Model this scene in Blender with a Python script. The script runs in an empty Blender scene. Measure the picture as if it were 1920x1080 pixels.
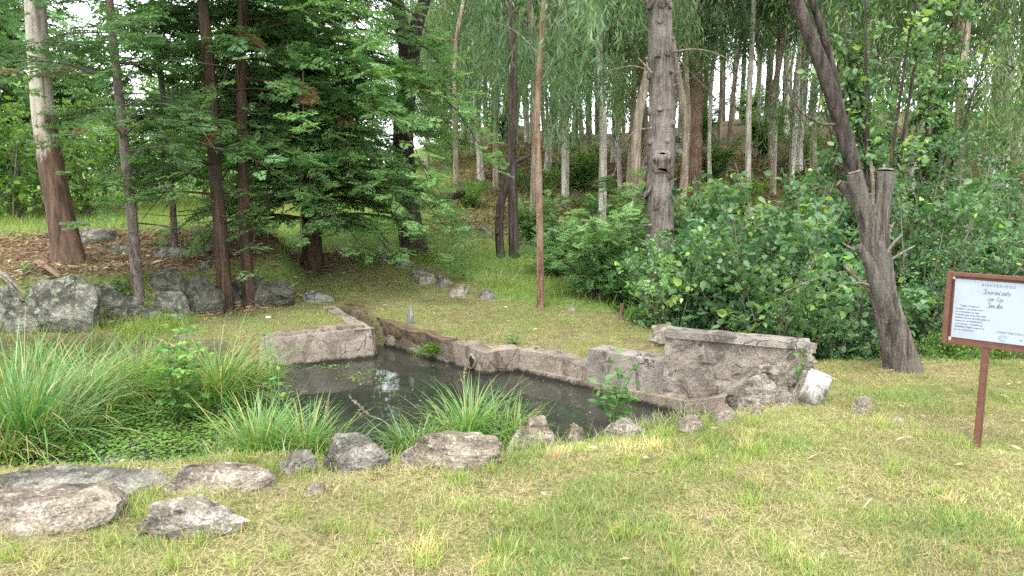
import bpy, math, random
import numpy as np
R = math.radians
sc = bpy.context.scene
col = sc.collection

# ------------------------------------------------------------------ camera, world, sun, exposure
FPX, PITCH, EYE = 1400.0, R(8.0), 1.6
cam_d = bpy.data.cameras.new('camera')
cam_d.sensor_width = 36.0
cam_d.lens = FPX / 1920.0 * 36.0
cam_d.clip_start, cam_d.clip_end = 0.05, 1500
cam = bpy.data.objects.new('camera', cam_d)
cam.location = (0, 0, EYE)
cam.rotation_euler = (R(90) - PITCH, 0, 0)
col.objects.link(cam)
sc.camera = cam

SUN_EL, SUN_AZ = R(68), R(205)          # compass azimuth from +Y, clockwise: behind the camera's left shoulder
world = bpy.data.worlds.new('World')
sc.world = world
world.use_nodes = True
wn = world.node_tree
wn.nodes.clear()
w_out = wn.nodes.new('ShaderNodeOutputWorld')
w_bg = wn.nodes.new('ShaderNodeBackground')
w_sky = wn.nodes.new('ShaderNodeTexSky')
w_sky.sky_type = 'NISHITA'
w_sky.sun_disc = False
w_sky.sun_elevation = SUN_EL
w_sky.sun_rotation = SUN_AZ
w_sky.air_density = 1.0
w_sky.dust_density = 3.0
w_hsv = wn.nodes.new('ShaderNodeHueSaturation')
w_hsv.inputs['Saturation'].default_value = 0.35
w_mix = wn.nodes.new('ShaderNodeMixRGB')
w_mix.inputs[0].default_value = 0.72      # overcast: an even white cloud sheet over the clear sky
w_mix.inputs[2].default_value = (9.2, 9.5, 9.9, 1)
w_bg.inputs['Strength'].default_value = 0.13
wn.links.new(w_sky.outputs[0], w_hsv.inputs['Color'])
wn.links.new(w_hsv.outputs[0], w_mix.inputs[1])
wn.links.new(w_mix.outputs[0], w_bg.inputs['Color'])
wn.links.new(w_bg.outputs[0], w_out.inputs['Surface'])

sun_d = bpy.data.lights.new('sun', 'SUN')
sun_d.energy = 0.85
sun_d.angle = R(14)
sun_d.color = (1.0, 0.96, 0.88)
sun = bpy.data.objects.new('sun', sun_d)
sun.rotation_euler = (math.pi / 2 - SUN_EL, 0, math.pi - SUN_AZ)
col.objects.link(sun)

sc.view_settings.view_transform = 'Standard'
sc.view_settings.look = 'None'
sc.view_settings.exposure = 1.95
sc.view_settings.gamma = 1.0
sc.view_settings.use_curve_mapping = False
sc.render.engine = 'CYCLES'
sc.cycles.max_bounces = 6
sc.cycles.diffuse_bounces = 4
sc.cycles.glossy_bounces = 2
sc.cycles.transmission_bounces = 3
sc.cycles.transparent_max_bounces = 4
sc.cycles.caustics_reflective = False
sc.cycles.caustics_refractive = False
sc.cycles.use_denoising = False
sc.cycles.use_adaptive_sampling = True
sc.cycles.adaptive_threshold = 0.012

# ------------------------------------------------------------------ numpy helpers
rng = np.random.default_rng(7)

def hash01(ix, iy, iz, seed):
    h = (ix.astype(np.int64) * 374761393 + iy.astype(np.int64) * 668265263 + iz.astype(np.int64) * 2147483647 + seed * 974711) & 0xffffffff
    h = ((h ^ (h >> 13)) * 1274126177) & 0xffffffff
    h = ((h ^ (h >> 16)) * 2246822519) & 0xffffffff
    return ((h ^ (h >> 15)) & 0xffffff) / float(0xffffff)

def vnoise(p, seed=0):
    p = np.asarray(p, float)
    i = np.floor(p).astype(np.int64)
    f = p - i
    f = f * f * (3 - 2 * f)
    r = 0
    for dx in (0, 1):
        wx = f[:, 0] if dx else 1 - f[:, 0]
        for dy in (0, 1):
            wy = f[:, 1] if dy else 1 - f[:, 1]
            for dz in (0, 1):
                wz = f[:, 2] if dz else 1 - f[:, 2]
                r = r + wx * wy * wz * hash01(i[:, 0] + dx, i[:, 1] + dy, i[:, 2] + dz, seed)
    return r * 2 - 1

def fbm(p, seed=0, octv=4, gain=0.5):
    p = np.asarray(p, float)
    a, s, t = 1.0, 0.0, 0.0
    for k in range(octv):
        s = s + a * vnoise(p * (2.03 ** k) + 13.7 * k, seed + k)
        t += a
        a *= gain
    return s / t

def n2(x, y, scale, seed=0, octv=3):
    return fbm(np.stack([np.ravel(x) * scale, np.ravel(y) * scale, np.full(np.size(x), 0.37)], 1), seed, octv).reshape(np.shape(x))

def sstep(a, b, t):
    t = np.clip((np.asarray(t, float) - a) / (b - a), 0, 1)
    return t * t * (3 - 2 * t)

def unit(v):
    v = np.asarray(v, float)
    return v / np.maximum(np.linalg.norm(v, axis=-1, keepdims=True), 1e-9)

def sdf_poly(x, y, poly):                      # positive inside
    P = np.asarray(poly, float)
    x = np.asarray(x, float); y = np.asarray(y, float)
    d = np.full(x.shape, 1e9)
    inside = np.zeros(x.shape, bool)
    for k in range(len(P)):
        ax, ay = P[k - 1]; bx, by = P[k]
        ex, ey = bx - ax, by - ay
        t = np.clip(((x - ax) * ex + (y - ay) * ey) / (ex * ex + ey * ey), 0, 1)
        d = np.minimum(d, (x - ax - t * ex) ** 2 + (y - ay - t * ey) ** 2)
        c = (ay > y) != (by > y)
        with np.errstate(divide='ignore', invalid='ignore'):
            inside ^= c & (x < (bx - ax) * (y - ay) / (by - ay + 1e-12) + ax)
    d = np.sqrt(d)
    return np.where(inside, d, -d)

# ------------------------------------------------------------------ the lie of the land
WATER = -0.32
POND = [(-7.5, 4.1), (-4.5, 4.1), (-2.3, 4.2), (-1.5, 4.38), (-1.0, 4.62), (0.0, 4.82), (0.65, 5.1), (1.25, 5.5), (1.8, 5.72), (1.75, 5.95), (1.42, 6.2),
        (0.71, 6.91), (0.0, 7.48), (-0.32, 7.31), (-0.56, 7.64), (-1.5, 8.62), (-1.66, 8.62), (-1.45, 8.12), (-2.4, 7.66),
        (-3.3, 7.7), (-4.4, 7.9), (-5.6, 7.8), (-7.5, 7.2)]
CANAL = [(-1.4, 8.3), (-1.62, 8.75), (-2.15, 9.5), (-2.3, 9.45), (-1.82, 8.62), (-1.62, 8.2)]
BANK = [(-40, 9.0), (-8, 8.55), (-6.4, 8.45), (-5.1, 8.55), (-4.5, 9.0), (-4.05, 9.75), (-3.35, 10.0), (-3.15, 10.4), (-3.4, 11.4), (-4.0, 12.5), (-5, 15), (-40, 16)]

def terrain(x, y, fine=True):
    x = np.asarray(x, float); y = np.asarray(y, float)
    z = 0.42 * sstep(9.3, 13.5, y) * (1 - sstep(0.0, 2.5, x))
    z = z + 0.55 * sstep(-0.30, 0.25, sdf_poly(x, y, BANK)) * (1 - sstep(11.0, 16.0, y) * 0.7)
    z = z + 0.22 * sstep(12, 17, y) * (1 - sstep(-3.5, -1.5, x))
    # hillside, steepest in the middle and to the right
    hx = sstep(-7.5, 1.0, x + 0.06 * (y - 14))
    up = 0.55 * sstep(11.5, 17, y) + 1.5 * sstep(15, 27, y) + 2.2 * sstep(23, 42, y)
    z = z + up * hx + (1 - hx) * 1.9 * sstep(17, 50, y)
    z = z + 1.1 * sstep(5, 16, x) * sstep(8, 24, y)
    z = z - 3.0 * sstep(44, 95, y)
    # gully behind the wall, at the right
    z = z - 0.85 * sstep(6.55, 7.9, y) * (1 - sstep(10, 14, y)) * sstep(1.75, 2.7, x + 0.2 * (y - 7))
    # the lawn rolls a little
    z = z + 0.035 * n2(x, y, 0.55, 3, 2)
    far = sstep(9, 14, y)
    z = z + far * 0.16 * n2(x, y, 0.5, 11, 3)
    if fine:
        z = z + 0.012 * n2(x, y, 4.0, 21, 2) * (1 + 2 * far)
    d = sdf_poly(x, y, POND)
    floor = np.where(x < -2.2, -0.42 + 0.14 * n2(x, y, 1.3, 31, 3) + 0.18 * sstep(6.2, 6.9, y) * sstep(-2.3, -3.0, x), -0.8)
    z = z - 0.15 * sstep(-0.75, -0.05, d) * sstep(-1.6, -0.8, x) * (1 - sstep(5.9, 6.2, y))
    z = z - 0.10 * sstep(-1.3, -0.1, d) * sstep(-1.6, -0.8, x) * sstep(6.2, 6.9, y)
    wl = sstep(-3.1, -2.8, x) * sstep(5.75, 6.05, y)           # built walls drop sheer, natural banks slope
    t = sstep(-0.12, 0.28, d) * (1 - wl) + sstep(-0.22, 0.0, d) * wl
    z = z * (1 - t) + floor * t
    t = sstep(-0.05, 0.06, sdf_poly(x, y, CANAL))
    z = z * (1 - t) + (-0.35 + 0.3 * sstep(8.7, 9.4, y)) * t
    return z

def ray(u, v):
    a = (u - 960) / FPX; b = -(v - 540) / FPX
    return np.array([a, math.cos(PITCH) + b * math.sin(PITCH), -math.sin(PITCH) + b * math.cos(PITCH)])

def at(u, v, Y):
    d = ray(u, v)
    return np.array([0, 0, EYE]) + d * (Y / d[1])

_T = np.concatenate([np.arange(2, 20, 0.01), np.arange(20, 120, 0.1)])
def gnd(u, v, lift=None):
    d = ray(u, v)
    p = np.array([0, 0, EYE]) + _T[:, None] * d
    if lift is not None:
        zz = np.full(len(p), lift)
    else:
        zz = terrain(p[:, 0], p[:, 1], False)
    k = np.argmax(p[:, 2] < zz)
    q = p[k]
    return np.array([q[0], q[1], zz[k]])

def zt(x, y):
    return float(terrain(np.array([x]), np.array([y]))[0])

# ------------------------------------------------------------------ mesh building
class Geo:
    def __init__(s):
        s.v = []; s.q = []; s.t = []; s.a = []; s.n = 0
    def add(s, v, q=None, t=None, tint=0.5):
        v = np.asarray(v, np.float32).reshape(-1, 3)
        if q is not None and len(q): s.q.append(np.asarray(q, np.int64) + s.n)
        if t is not None and len(t): s.t.append(np.asarray(t, np.int64) + s.n)
        s.v.append(v)
        s.a.append(np.broadcast_to(np.asarray(tint, np.float32), (len(v),)).copy())
        s.n += len(v)
        return s
    def tris(s):
        return sum(len(q) for q in s.q) * 2 + sum(len(t) for t in s.t)
    def mesh(s, name, mat, origin=(0, 0, 0), smooth=True):
        me = bpy.data.meshes.new(name)
        V = np.concatenate(s.v) - np.asarray(origin, np.float32)
        Q = np.concatenate(s.q) if s.q else np.zeros((0, 4), np.int64)
        T = np.concatenate(s.t) if s.t else np.zeros((0, 3), np.int64)
        me.vertices.add(len(V)); me.vertices.foreach_set('co', V.astype(np.float32).ravel())
        L = np.concatenate([Q.ravel(), T.ravel()])
        me.loops.add(len(L)); me.loops.foreach_set('vertex_index', L.astype(np.int32))
        me.polygons.add(len(Q) + len(T))
        st = np.concatenate([np.arange(len(Q)) * 4, len(Q) * 4 + np.arange(len(T)) * 3])
        me.polygons.foreach_set('loop_start', st.astype(np.int32))
        me.polygons.foreach_set('use_smooth', np.full(len(st), smooth))
        at_ = me.attributes.new('tint', 'FLOAT', 'POINT')
        at_.data.foreach_set('value', np.concatenate(s.a).astype(np.float32))
        me.update(calc_edges=True)
        me.validate()
        if mat: me.materials.append(mat)
        return me
    def build(s, name, mat, parent=None, origin=(0, 0, 0), smooth=True, kind=None):
        return link(name, s.mesh(name, mat, origin, smooth), parent, kind)

def link(name, data, parent=None, kind=None):
    o = bpy.data.objects.new(name, data)
    col.objects.link(o)
    if parent is not None: o.parent = parent
    if kind: o['kind'] = kind
    return o

def tag(o, label, cat, group=None, kind=None):
    o['label'] = label
    if cat: o['category'] = cat
    if group: o['group'] = group
    if kind: o['kind'] = kind
    return o

def thing(name, label, cat, loc, group=None, rz=0.0, s=1.0):
    o = bpy.data.objects.new(name, None)
    o.empty_display_size = 0.2
    col.objects.link(o)
    o.location = tuple(float(c) for c in loc)
    o.rotation_euler = (0, 0, rz)
    o.scale = (s, s, s)
    return tag(o, label, cat, group)

# ------------------------------------------------------------------ materials
class NB:
    def __init__(s, nt): s.nt = nt
    def n(s, t, **kw):
        nd = s.nt.nodes.new('ShaderNode' + t)
        for k, v in kw.items():
            if k.startswith('_'): setattr(nd, k[1:], v)
            else: s.put(nd, k, v)
        return nd
    def put(s, nd, key, v):
        key2 = key.replace('_', ' ')
        sock = None
        if key.startswith('i') and key[1:].isdigit(): sock = nd.inputs[int(key[1:])]
        else: sock = nd.inputs[key2]
        if hasattr(v, 'is_output') or isinstance(v, bpy.types.NodeSocket): s.nt.links.new(v, sock)
        elif isinstance(v, bpy.types.Node): s.nt.links.new(v.outputs[0], sock)
        else:
            if isinstance(v, tuple) and len(v) == 3 and len(getattr(sock, 'default_value', (0, 0, 0))) == 4: v = v + (1,)
            sock.default_value = v
    def coord(s, which='Object', scale=(1, 1, 1)):
        tc = s.nt.nodes.new('ShaderNodeTexCoord')
        mp = s.n('Mapping', Scale=scale)
        s.nt.links.new(tc.outputs[which], mp.inputs['Vector'])
        return mp.outputs[0]
    def world(s, scale=(1, 1, 1)):
        g = s.nt.nodes.new('ShaderNodeNewGeometry')
        mp = s.n('Mapping', Scale=scale)
        s.nt.links.new(g.outputs['Position'], mp.inputs['Vector'])
        return mp.outputs[0]
    def noise(s, vec, scale=5.0, detail=4.0, rough=0.55, dist=0.0):
        return s.n('TexNoise', Vector=vec, Scale=scale, Detail=detail, Roughness=rough, Distortion=dist).outputs[0]
    def ramp(s, fac, stops, interp='LINEAR'):
        r = s.n('ValToRGB', Fac=fac)
        cr = r.color_ramp; cr.interpolation = interp
        while len(cr.elements) < len(stops): cr.elements.new(0.5)
        for e, (p, c) in zip(cr.elements, stops):
            e.position = p
            e.color = (c, c, c, 1) if isinstance(c, (int, float)) else tuple(c) + (1,)
        return r.outputs[0]
    def mix(s, f, a, b, mode='MIX'):
        m = s.n('MixRGB', _blend_type=mode)
        s.put(m, 'i0', f); s.put(m, 'i1', a); s.put(m, 'i2', b)
        return m.outputs[0]
    def math(s, op, a, b=0.0, clamp=False):
        m = s.n('Math', _operation=op, _use_clamp=clamp)
        s.put(m, 'i0', a); s.put(m, 'i1', b)
        return m.outputs[0]
    def attr(s, name='tint'):
        return s.n('Attribute', _attribute_name=name).outputs['Fac']
    def bump(s, h, strength=0.5, dist=0.02):
        return s.n('Bump', Height=h, Strength=strength, Distance=dist).outputs[0]
    def bsdf(s, c, rough=0.8, normal=None, spec=0.3, metal=0.0):
        p = s.n('BsdfPrincipled', Base_Color=c, Roughness=rough, Metallic=metal)
        p.inputs['Specular IOR Level'].default_value = spec
        if normal is not None: s.put(p, 'Normal', normal)
        return p.outputs[0]

MATS = {}
def mat(name, fn):
    m = bpy.data.materials.new(name)
    m.use_nodes = True
    nt = m.node_tree
    nt.nodes.clear()
    b = NB(nt)
    sh = fn(b)
    o = nt.nodes.new('ShaderNodeOutputMaterial')
    nt.links.new(sh, o.inputs['Surface'])
    MATS[name] = m
    return m

def leaf_mat(name, stops, trans=0.35, rough=0.5, spec=0.3, tscale=1.4):
    def fn(b):
        c = b.ramp(b.attr(), stops)
        v = b.noise(b.world(), 1.3, 2)
        c = b.mix(1.0, c, b.ramp(v, [(0.3, 0.75), (0.7, 1.2)]), 'MULTIPLY')
        oi = b.n('ObjectInfo').outputs['Random']
        c = b.mix(1.0, c, b.ramp(oi, [(0.0, (0.82, 0.86, 0.80)), (0.35, (1.12, 1.05, 0.85)), (0.7, (0.92, 1.0, 1.1)), (1.0, (1.2, 1.15, 1.0))]), 'MULTIPLY')
        p = b.bsdf(c, rough, None, spec)
        tc = b.mix(1.0, c, (tscale, tscale * 1.1, tscale * 0.6), 'MULTIPLY')
        t = b.n('BsdfTranslucent', Color=tc)
        m = b.n('MixShader', i0=trans, i1=p, i2=t)
        return m.outputs[0]
    return mat(name, fn)

leaf_mat('grass', [(0.0, (0.20, 0.15, 0.09)), (0.22, (0.49, 0.395, 0.27)), (0.42, (0.40, 0.37, 0.15)), (0.6, (0.25, 0.30, 0.092)), (1.0, (0.115, 0.215, 0.055))], 0.3, 0.6, 0.2)
leaf_mat('wild_grass', [(0.0, (0.36, 0.29, 0.15)), (0.25, (0.26, 0.27, 0.09)), (0.6, (0.155, 0.245, 0.06)), (1.0, (0.09, 0.18, 0.045))], 0.35, 0.6, 0.2)
leaf_mat('sedge', [(0.0, (0.42, 0.33, 0.15)), (0.12, (0.30, 0.28, 0.09)), (0.3, (0.16, 0.27, 0.07)), (1.0, (0.06, 0.165, 0.035))], 0.3, 0.38, 0.5)
leaf_mat('cress', [(0.0, (0.24, 0.27, 0.07)), (0.4, (0.13, 0.24, 0.055)), (1.0, (0.07, 0.18, 0.035))], 0.25, 0.4, 0.4)
leaf_mat('poplar', [(0.0, (0.045, 0.11, 0.04)), (0.55, (0.09, 0.19, 0.08)), (0.9, (0.18, 0.29, 0.15)), (1.0, (0.28, 0.40, 0.08))], 0.35, 0.42, 0.45)
leaf_mat('sapling', [(0.0, (0.07, 0.17, 0.04)), (0.6, (0.11, 0.24, 0.06)), (1.0, (0.22, 0.36, 0.07))], 0.35, 0.42, 0.4)
leaf_mat('acacia', [(0.0, (0.08, 0.16, 0.06)), (0.6, (0.16, 0.28, 0.10)), (1.0, (0.25, 0.38, 0.15))], 0.35, 0.5, 0.25)
leaf_mat('conifer', [(0.0, (0.14, 0.075, 0.035)), (0.06, (0.06, 0.115, 0.045)), (0.5, (0.105, 0.205, 0.085)), (1.0, (0.20, 0.35, 0.15))], 0.4, 0.5, 0.3)  # lightest stop raised to put light into the outer spray tips
leaf_mat('pine', [(0.0, (0.16, 0.10, 0.05)), (0.06, (0.06, 0.115, 0.045)), (0.6, (0.09, 0.17, 0.06)), (1.0, (0.15, 0.25, 0.08))], 0.3, 0.5, 0.3)
leaf_mat('eucalypt', [(0.0, (0.22, 0.15, 0.08)), (0.06, (0.075, 0.13, 0.065)), (0.6, (0.13, 0.205, 0.095)), (1.0, (0.21, 0.30, 0.12))], 0.4, 0.42, 0.4)
leaf_mat('bush', [(0.0, (0.06, 0.13, 0.03)), (0.6, (0.12, 0.23, 0.05)), (1.0, (0.20, 0.33, 0.06))], 0.4, 0.5, 0.25)
leaf_mat('litter', [(0.0, (0.09, 0.05, 0.03)), (0.4, (0.19, 0.122, 0.08)), (0.8, (0.29, 0.215, 0.145)), (1.0, (0.45, 0.37, 0.28))], 0.1, 0.8, 0.15)
leaf_mat('petal', [(0.0, (0.7, 0.6, 0.72)), (1.0, (0.8, 0.74, 0.8))], 0.4, 0.5, 0.2, 1.0)

def ground_fn(b):
    w = b.world()
    lawn, litter, mud, lush = (b.attr('m_lawn'), b.attr('m_litter'), b.attr('m_mud'), b.attr('m_lush'))
    n1 = b.noise(w, 1.1, 5); nf = b.noise(w, 45, 4, 0.7); nm = b.noise(w, 9, 5, 0.65)
    c_l = b.ramp(nm, [(0.28, (0.085, 0.07, 0.036)), (0.5, (0.17, 0.145, 0.07)), (0.72, (0.27, 0.22, 0.135))])
    c_l = b.mix(b.ramp(n1, [(0.4, 0.0), (0.65, 0.6)]), c_l, (0.16, 0.19, 0.055))
    vor = b.n('TexVoronoi', Vector=w, Scale=16.0, Randomness=1.0)
    c_t = b.ramp(vor.outputs['Color'], [(0.1, (0.05, 0.03, 0.02)), (0.5, (0.125, 0.074, 0.048)), (0.85, (0.21, 0.14, 0.095))])
    c_t = b.mix(b.ramp(nm, [(0.4, 0.0), (0.7, 0.55)]), c_t, (0.10, 0.085, 0.045))
    c_m = b.ramp(nm, [(0.3, (0.05, 0.042, 0.03)), (0.7, (0.13, 0.10, 0.07))])
    c_g = b.ramp(nm, [(0.3, (0.10, 0.16, 0.035)), (0.55, (0.15, 0.23, 0.055)), (0.8, (0.22, 0.27, 0.08))])
    c = b.mix(litter, c_l, c_t)
    c = b.mix(lush, c, c_g)
    c = b.mix(mud, c, c_m)
    fz = b.noise(b.world(), 160, 3, 0.75)
    c = b.mix(1.0, c, b.ramp(nf, [(0.32, 0.45), (0.62, 1.25)]), 'MULTIPLY')
    c = b.mix(1.0, c, b.ramp(fz, [(0.36, 0.5), (0.62, 1.25)]), 'MULTIPLY')
    h = b.math('ADD', nf, b.math('MULTIPLY', vor.outputs['Distance'], 0.8))
    return b.bsdf(c, 0.95, b.bump(h, 0.8, 0.02), 0.1)
mat('ground', ground_fn)

def rock_mat(name, dark, mid, light, lichen, lich_amt, scale=1.0):
    def fn(b):
        w = b.coord('Object')
        n1 = b.noise(w, 3.2 * scale, 6, 0.62); n2_ = b.noise(w, 14 * scale, 6, 0.7, 0.6); n3 = b.noise(w, 70 * scale, 3, 0.7)
        c = b.ramp(n1, [(0.36, dark), (0.5, mid), (0.64, light)])
        c = b.mix(b.ramp(n2_, [(0.52, 0.0), (0.57, lich_amt)]), c, lichen)
        c = b.mix(1.0, c, b.ramp(n3, [(0.35, 0.5), (0.62, 1.25)]), 'MULTIPLY')
        lay = b.noise(b.n('Mapping', Vector=b.coord('Object', (2.5 * scale, 2.5 * scale, 16 * scale)), Rotation=(0.25, 0.2, 0)).outputs[0], 1.0, 6, 0.7, 1.2)
        c = b.mix(1.0, c, b.ramp(lay, [(0.36, 0.32), (0.44, 0.95), (0.7, 1.2)]), 'MULTIPLY')
        h = b.math('ADD', n2_, b.math('ADD', b.math('MULTIPLY', n3, 0.35), b.math('MULTIPLY', lay, 0.9)))
        return b.bsdf(c, 0.9, b.bump(h, 1.0, 0.045), 0.2)
    return mat(name, fn)
rock_mat('granite', (0.050, 0.046, 0.036), (0.138, 0.130, 0.105), (0.253, 0.242, 0.204), (0.30, 0.325, 0.225), 0.75)
rock_mat('dark_granite', (0.035, 0.033, 0.026), (0.086, 0.080, 0.064), (0.160, 0.152, 0.123), (0.209, 0.215, 0.165), 0.5)
rock_mat('schist', (0.09, 0.076, 0.056), (0.222, 0.182, 0.138), (0.375, 0.318, 0.25), (0.45, 0.415, 0.34), 0.5)
rock_mat('dark_schist', (0.07, 0.063, 0.052), (0.152, 0.138, 0.116), (0.265, 0.244, 0.206), (0.36, 0.34, 0.29), 0.45)
rock_mat('pale_stone', (0.13, 0.112, 0.085), (0.265, 0.232, 0.182), (0.41, 0.365, 0.30), (0.5, 0.475, 0.42), 0.45)

def whitewash(b):
    w = b.coord('Object')
    n1 = b.noise(w, 7, 6, 0.65, 0.4); n3 = b.noise(w, 50, 3, 0.7)
    c = b.mix(b.ramp(n1, [(0.50, 0.0), (0.58, 1.0)]), (0.37, 0.36, 0.34), (0.14, 0.125, 0.10))
    return b.bsdf(c, 0.85, b.bump(b.math('ADD', n1, b.math('MULTIPLY', n3, 0.4)), 0.6, 0.015), 0.2)
mat('whitewash', whitewash)

def concrete_fn(dark, light, stain, scale=1.0, crev=0.0):
    def fn(b):
        w = b.world()
        n1 = b.noise(w, 2.3 * scale, 6, 0.65, 0.3); n2_ = b.noise(w, 11 * scale, 6, 0.72); n3 = b.noise(w, 75, 4, 0.75)
        st = b.noise(b.world((3, 3, 1.3)), 1.6, 6, 0.7, 0.8)
        c = b.ramp(n1, [(0.34, dark), (0.62, light)])
        c = b.mix(b.ramp(st, [(0.50, 0.0), (0.58, 0.8)]), c, stain)
        wv = b.n('MixRGB', i0=0.12, i1=w, i2=b.n('TexNoise', Vector=w, Scale=5.0, Detail=4.0).outputs['Color']).outputs[0]
        vo = b.n('TexVoronoi', Vector=wv, Scale=3.4 * scale, _feature='DISTANCE_TO_EDGE')
        crack = b.ramp(vo.outputs['Distance'], [(0.0, 1.0), (0.012, 0.0)])
        crack = b.math('MULTIPLY', crack, b.ramp(n1, [(0.46, 0.0), (0.56, 0.85)]))
        lay = b.noise(b.n('Mapping', Vector=b.world((3.2, 3.2, 11)), Rotation=(0.2, 0.25, 0)).outputs[0], 1.0, 6, 0.72, 1.6)
        crv = b.math('MULTIPLY', b.ramp(lay, [(0.33, 1.0), (0.42, 0.0)]), crev)
        c = b.mix(crack, c, tuple(k * 0.3 for k in dark))
        c = b.mix(crv, c, tuple(k * 0.3 for k in dark))
        c = b.mix(b.ramp(n2_, [(0.58, 0.0), (0.63, 0.35)]), c, tuple(min(1, k * 1.35) for k in light))
        sx = b.n('SeparateXYZ', Vector=b.world())
        wet = b.math('ADD', sx.outputs[2], b.math('MULTIPLY', b.math('SUBTRACT', n2_, 0.5), 0.10))
        c = b.mix(b.ramp(b.math('ADD', wet, 0.33), [(0.03, 0.92), (0.06, 0.0)]), c, (0.018, 0.016, 0.011))   # wet algae line at the water
        c = b.mix(1.0, c, b.ramp(n3, [(0.35, 0.62), (0.65, 1.2)]), 'MULTIPLY')
        h = b.math('ADD', n2_, b.math('MULTIPLY', n3, 0.4))
        h = b.math('SUBTRACT', h, b.math('ADD', b.math('MULTIPLY', crack, 0.8), b.math('MULTIPLY', crv, 1.2)))
        return b.bsdf(c, 0.92, b.bump(h, 0.9, 0.03), 0.2)
    return fn
mat('concrete', concrete_fn((0.16, 0.128, 0.098), (0.32, 0.265, 0.21), (0.085, 0.07, 0.052)))
mat('pale_concrete', concrete_fn((0.225, 0.185, 0.145), (0.36, 0.305, 0.245), (0.165, 0.135, 0.102)))
mat('coping', concrete_fn((0.15, 0.132, 0.112), (0.31, 0.272, 0.228), (0.07, 0.063, 0.056)))
mat('masonry', concrete_fn((0.18, 0.15, 0.12), (0.33, 0.285, 0.235), (0.125, 0.105, 0.085), 1.5, 0.8))
mat('soil', lambda b: b.bsdf(b.ramp(b.noise(b.world(), 14, 5, 0.7), [(0.3, (0.05, 0.035, 0.024)), (0.7, (0.16, 0.115, 0.075))]), 0.95,
                            b.bump(b.noise(b.world(), 30, 5, 0.7), 0.8, 0.02), 0.1))
leaf_mat('moss', [(0.0, (0.05, 0.11, 0.012)), (1.0, (0.13, 0.24, 0.03))], 0.2, 0.8, 0.1)

def bark_fn(dark, light, zs=1.6, xs=16, patch=None, bumpd=0.03, rough=0.9):
    def fn(b):
        v = b.coord('Object', (xs, xs, zs))
        n1 = b.noise(v, 1.0, 6, 0.68, 0.4); n2_ = b.noise(b.coord('Object'), 60, 4, 0.7); n3 = b.noise(b.coord('Object'), 2.2, 4)
        fu = b.noise(b.coord('Object', (xs * 2.6, xs * 2.6, zs * 1.8)), 1.0, 5, 0.7, 0.8)
        c = b.ramp(n1, [(0.36, dark), (0.62, light)])
        c = b.mix(1.0, c, b.ramp(fu, [(0.36, 0.45), (0.55, 1.15)]), 'MULTIPLY')
        if patch is not None:
            c = b.mix(b.ramp(n3, [(0.47, 0.0), (0.62, 0.65)]), c, patch)
        c = b.mix(1.0, c, b.ramp(n2_, [(0.3, 0.7), (0.7, 1.2)]), 'MULTIPLY')
        return b.bsdf(c, rough, b.bump(b.math('ADD', n1, b.math('ADD', b.math('MULTIPLY', n2_, 0.25), b.math('MULTIPLY', fu, 0.6))), 1.0, bumpd * 1.3), 0.15)
    return fn
mat('bark_dark', bark_fn((0.035, 0.027, 0.022), (0.13, 0.10, 0.085)))
mat('bark_brown', bark_fn((0.03, 0.02, 0.014), (0.115, 0.072, 0.05), patch=(0.085, 0.066, 0.055)))
mat('bark_pine', bark_fn((0.06, 0.05, 0.042), (0.20, 0.165, 0.135), 5, 18, (0.24, 0.21, 0.18)))
mat('bark_grey', bark_fn((0.075, 0.062, 0.054), (0.245, 0.205, 0.18), 2.6, 17, (0.30, 0.26, 0.235)))
mat('bark_dead', bark_fn((0.05, 0.043, 0.037), (0.215, 0.182, 0.155), 1.2, 18, (0.15, 0.138, 0.115)))
mat('bark_black', bark_fn((0.028, 0.023, 0.02), (0.115, 0.092, 0.08), 1.5, 18))
mat('bark_red', bark_fn((0.12, 0.067, 0.043), (0.30, 0.185, 0.125), 2.5, 14, (0.32, 0.25, 0.19)))
mat('bark_white', bark_fn((0.36, 0.32, 0.27), (0.66, 0.63, 0.56), 0.9, 8, (0.30, 0.25, 0.20), 0.008, 0.7))
mat('bark_tan', bark_fn((0.22, 0.16, 0.12), (0.47, 0.39, 0.31), 1.0, 9, (0.20, 0.14, 0.10), 0.012, 0.8))
mat('twig', bark_fn((0.14, 0.11, 0.09), (0.32, 0.27, 0.22), 3, 14))
mat('cut_wood', bark_fn((0.12, 0.095, 0.072), (0.23, 0.19, 0.15), 6, 9))
mat('stake_wood', bark_fn((0.13, 0.13, 0.11), (0.33, 0.33, 0.29), 2, 30))
mat('stem_green', lambda b: b.bsdf((0.10, 0.16, 0.05), 0.6))

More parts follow.
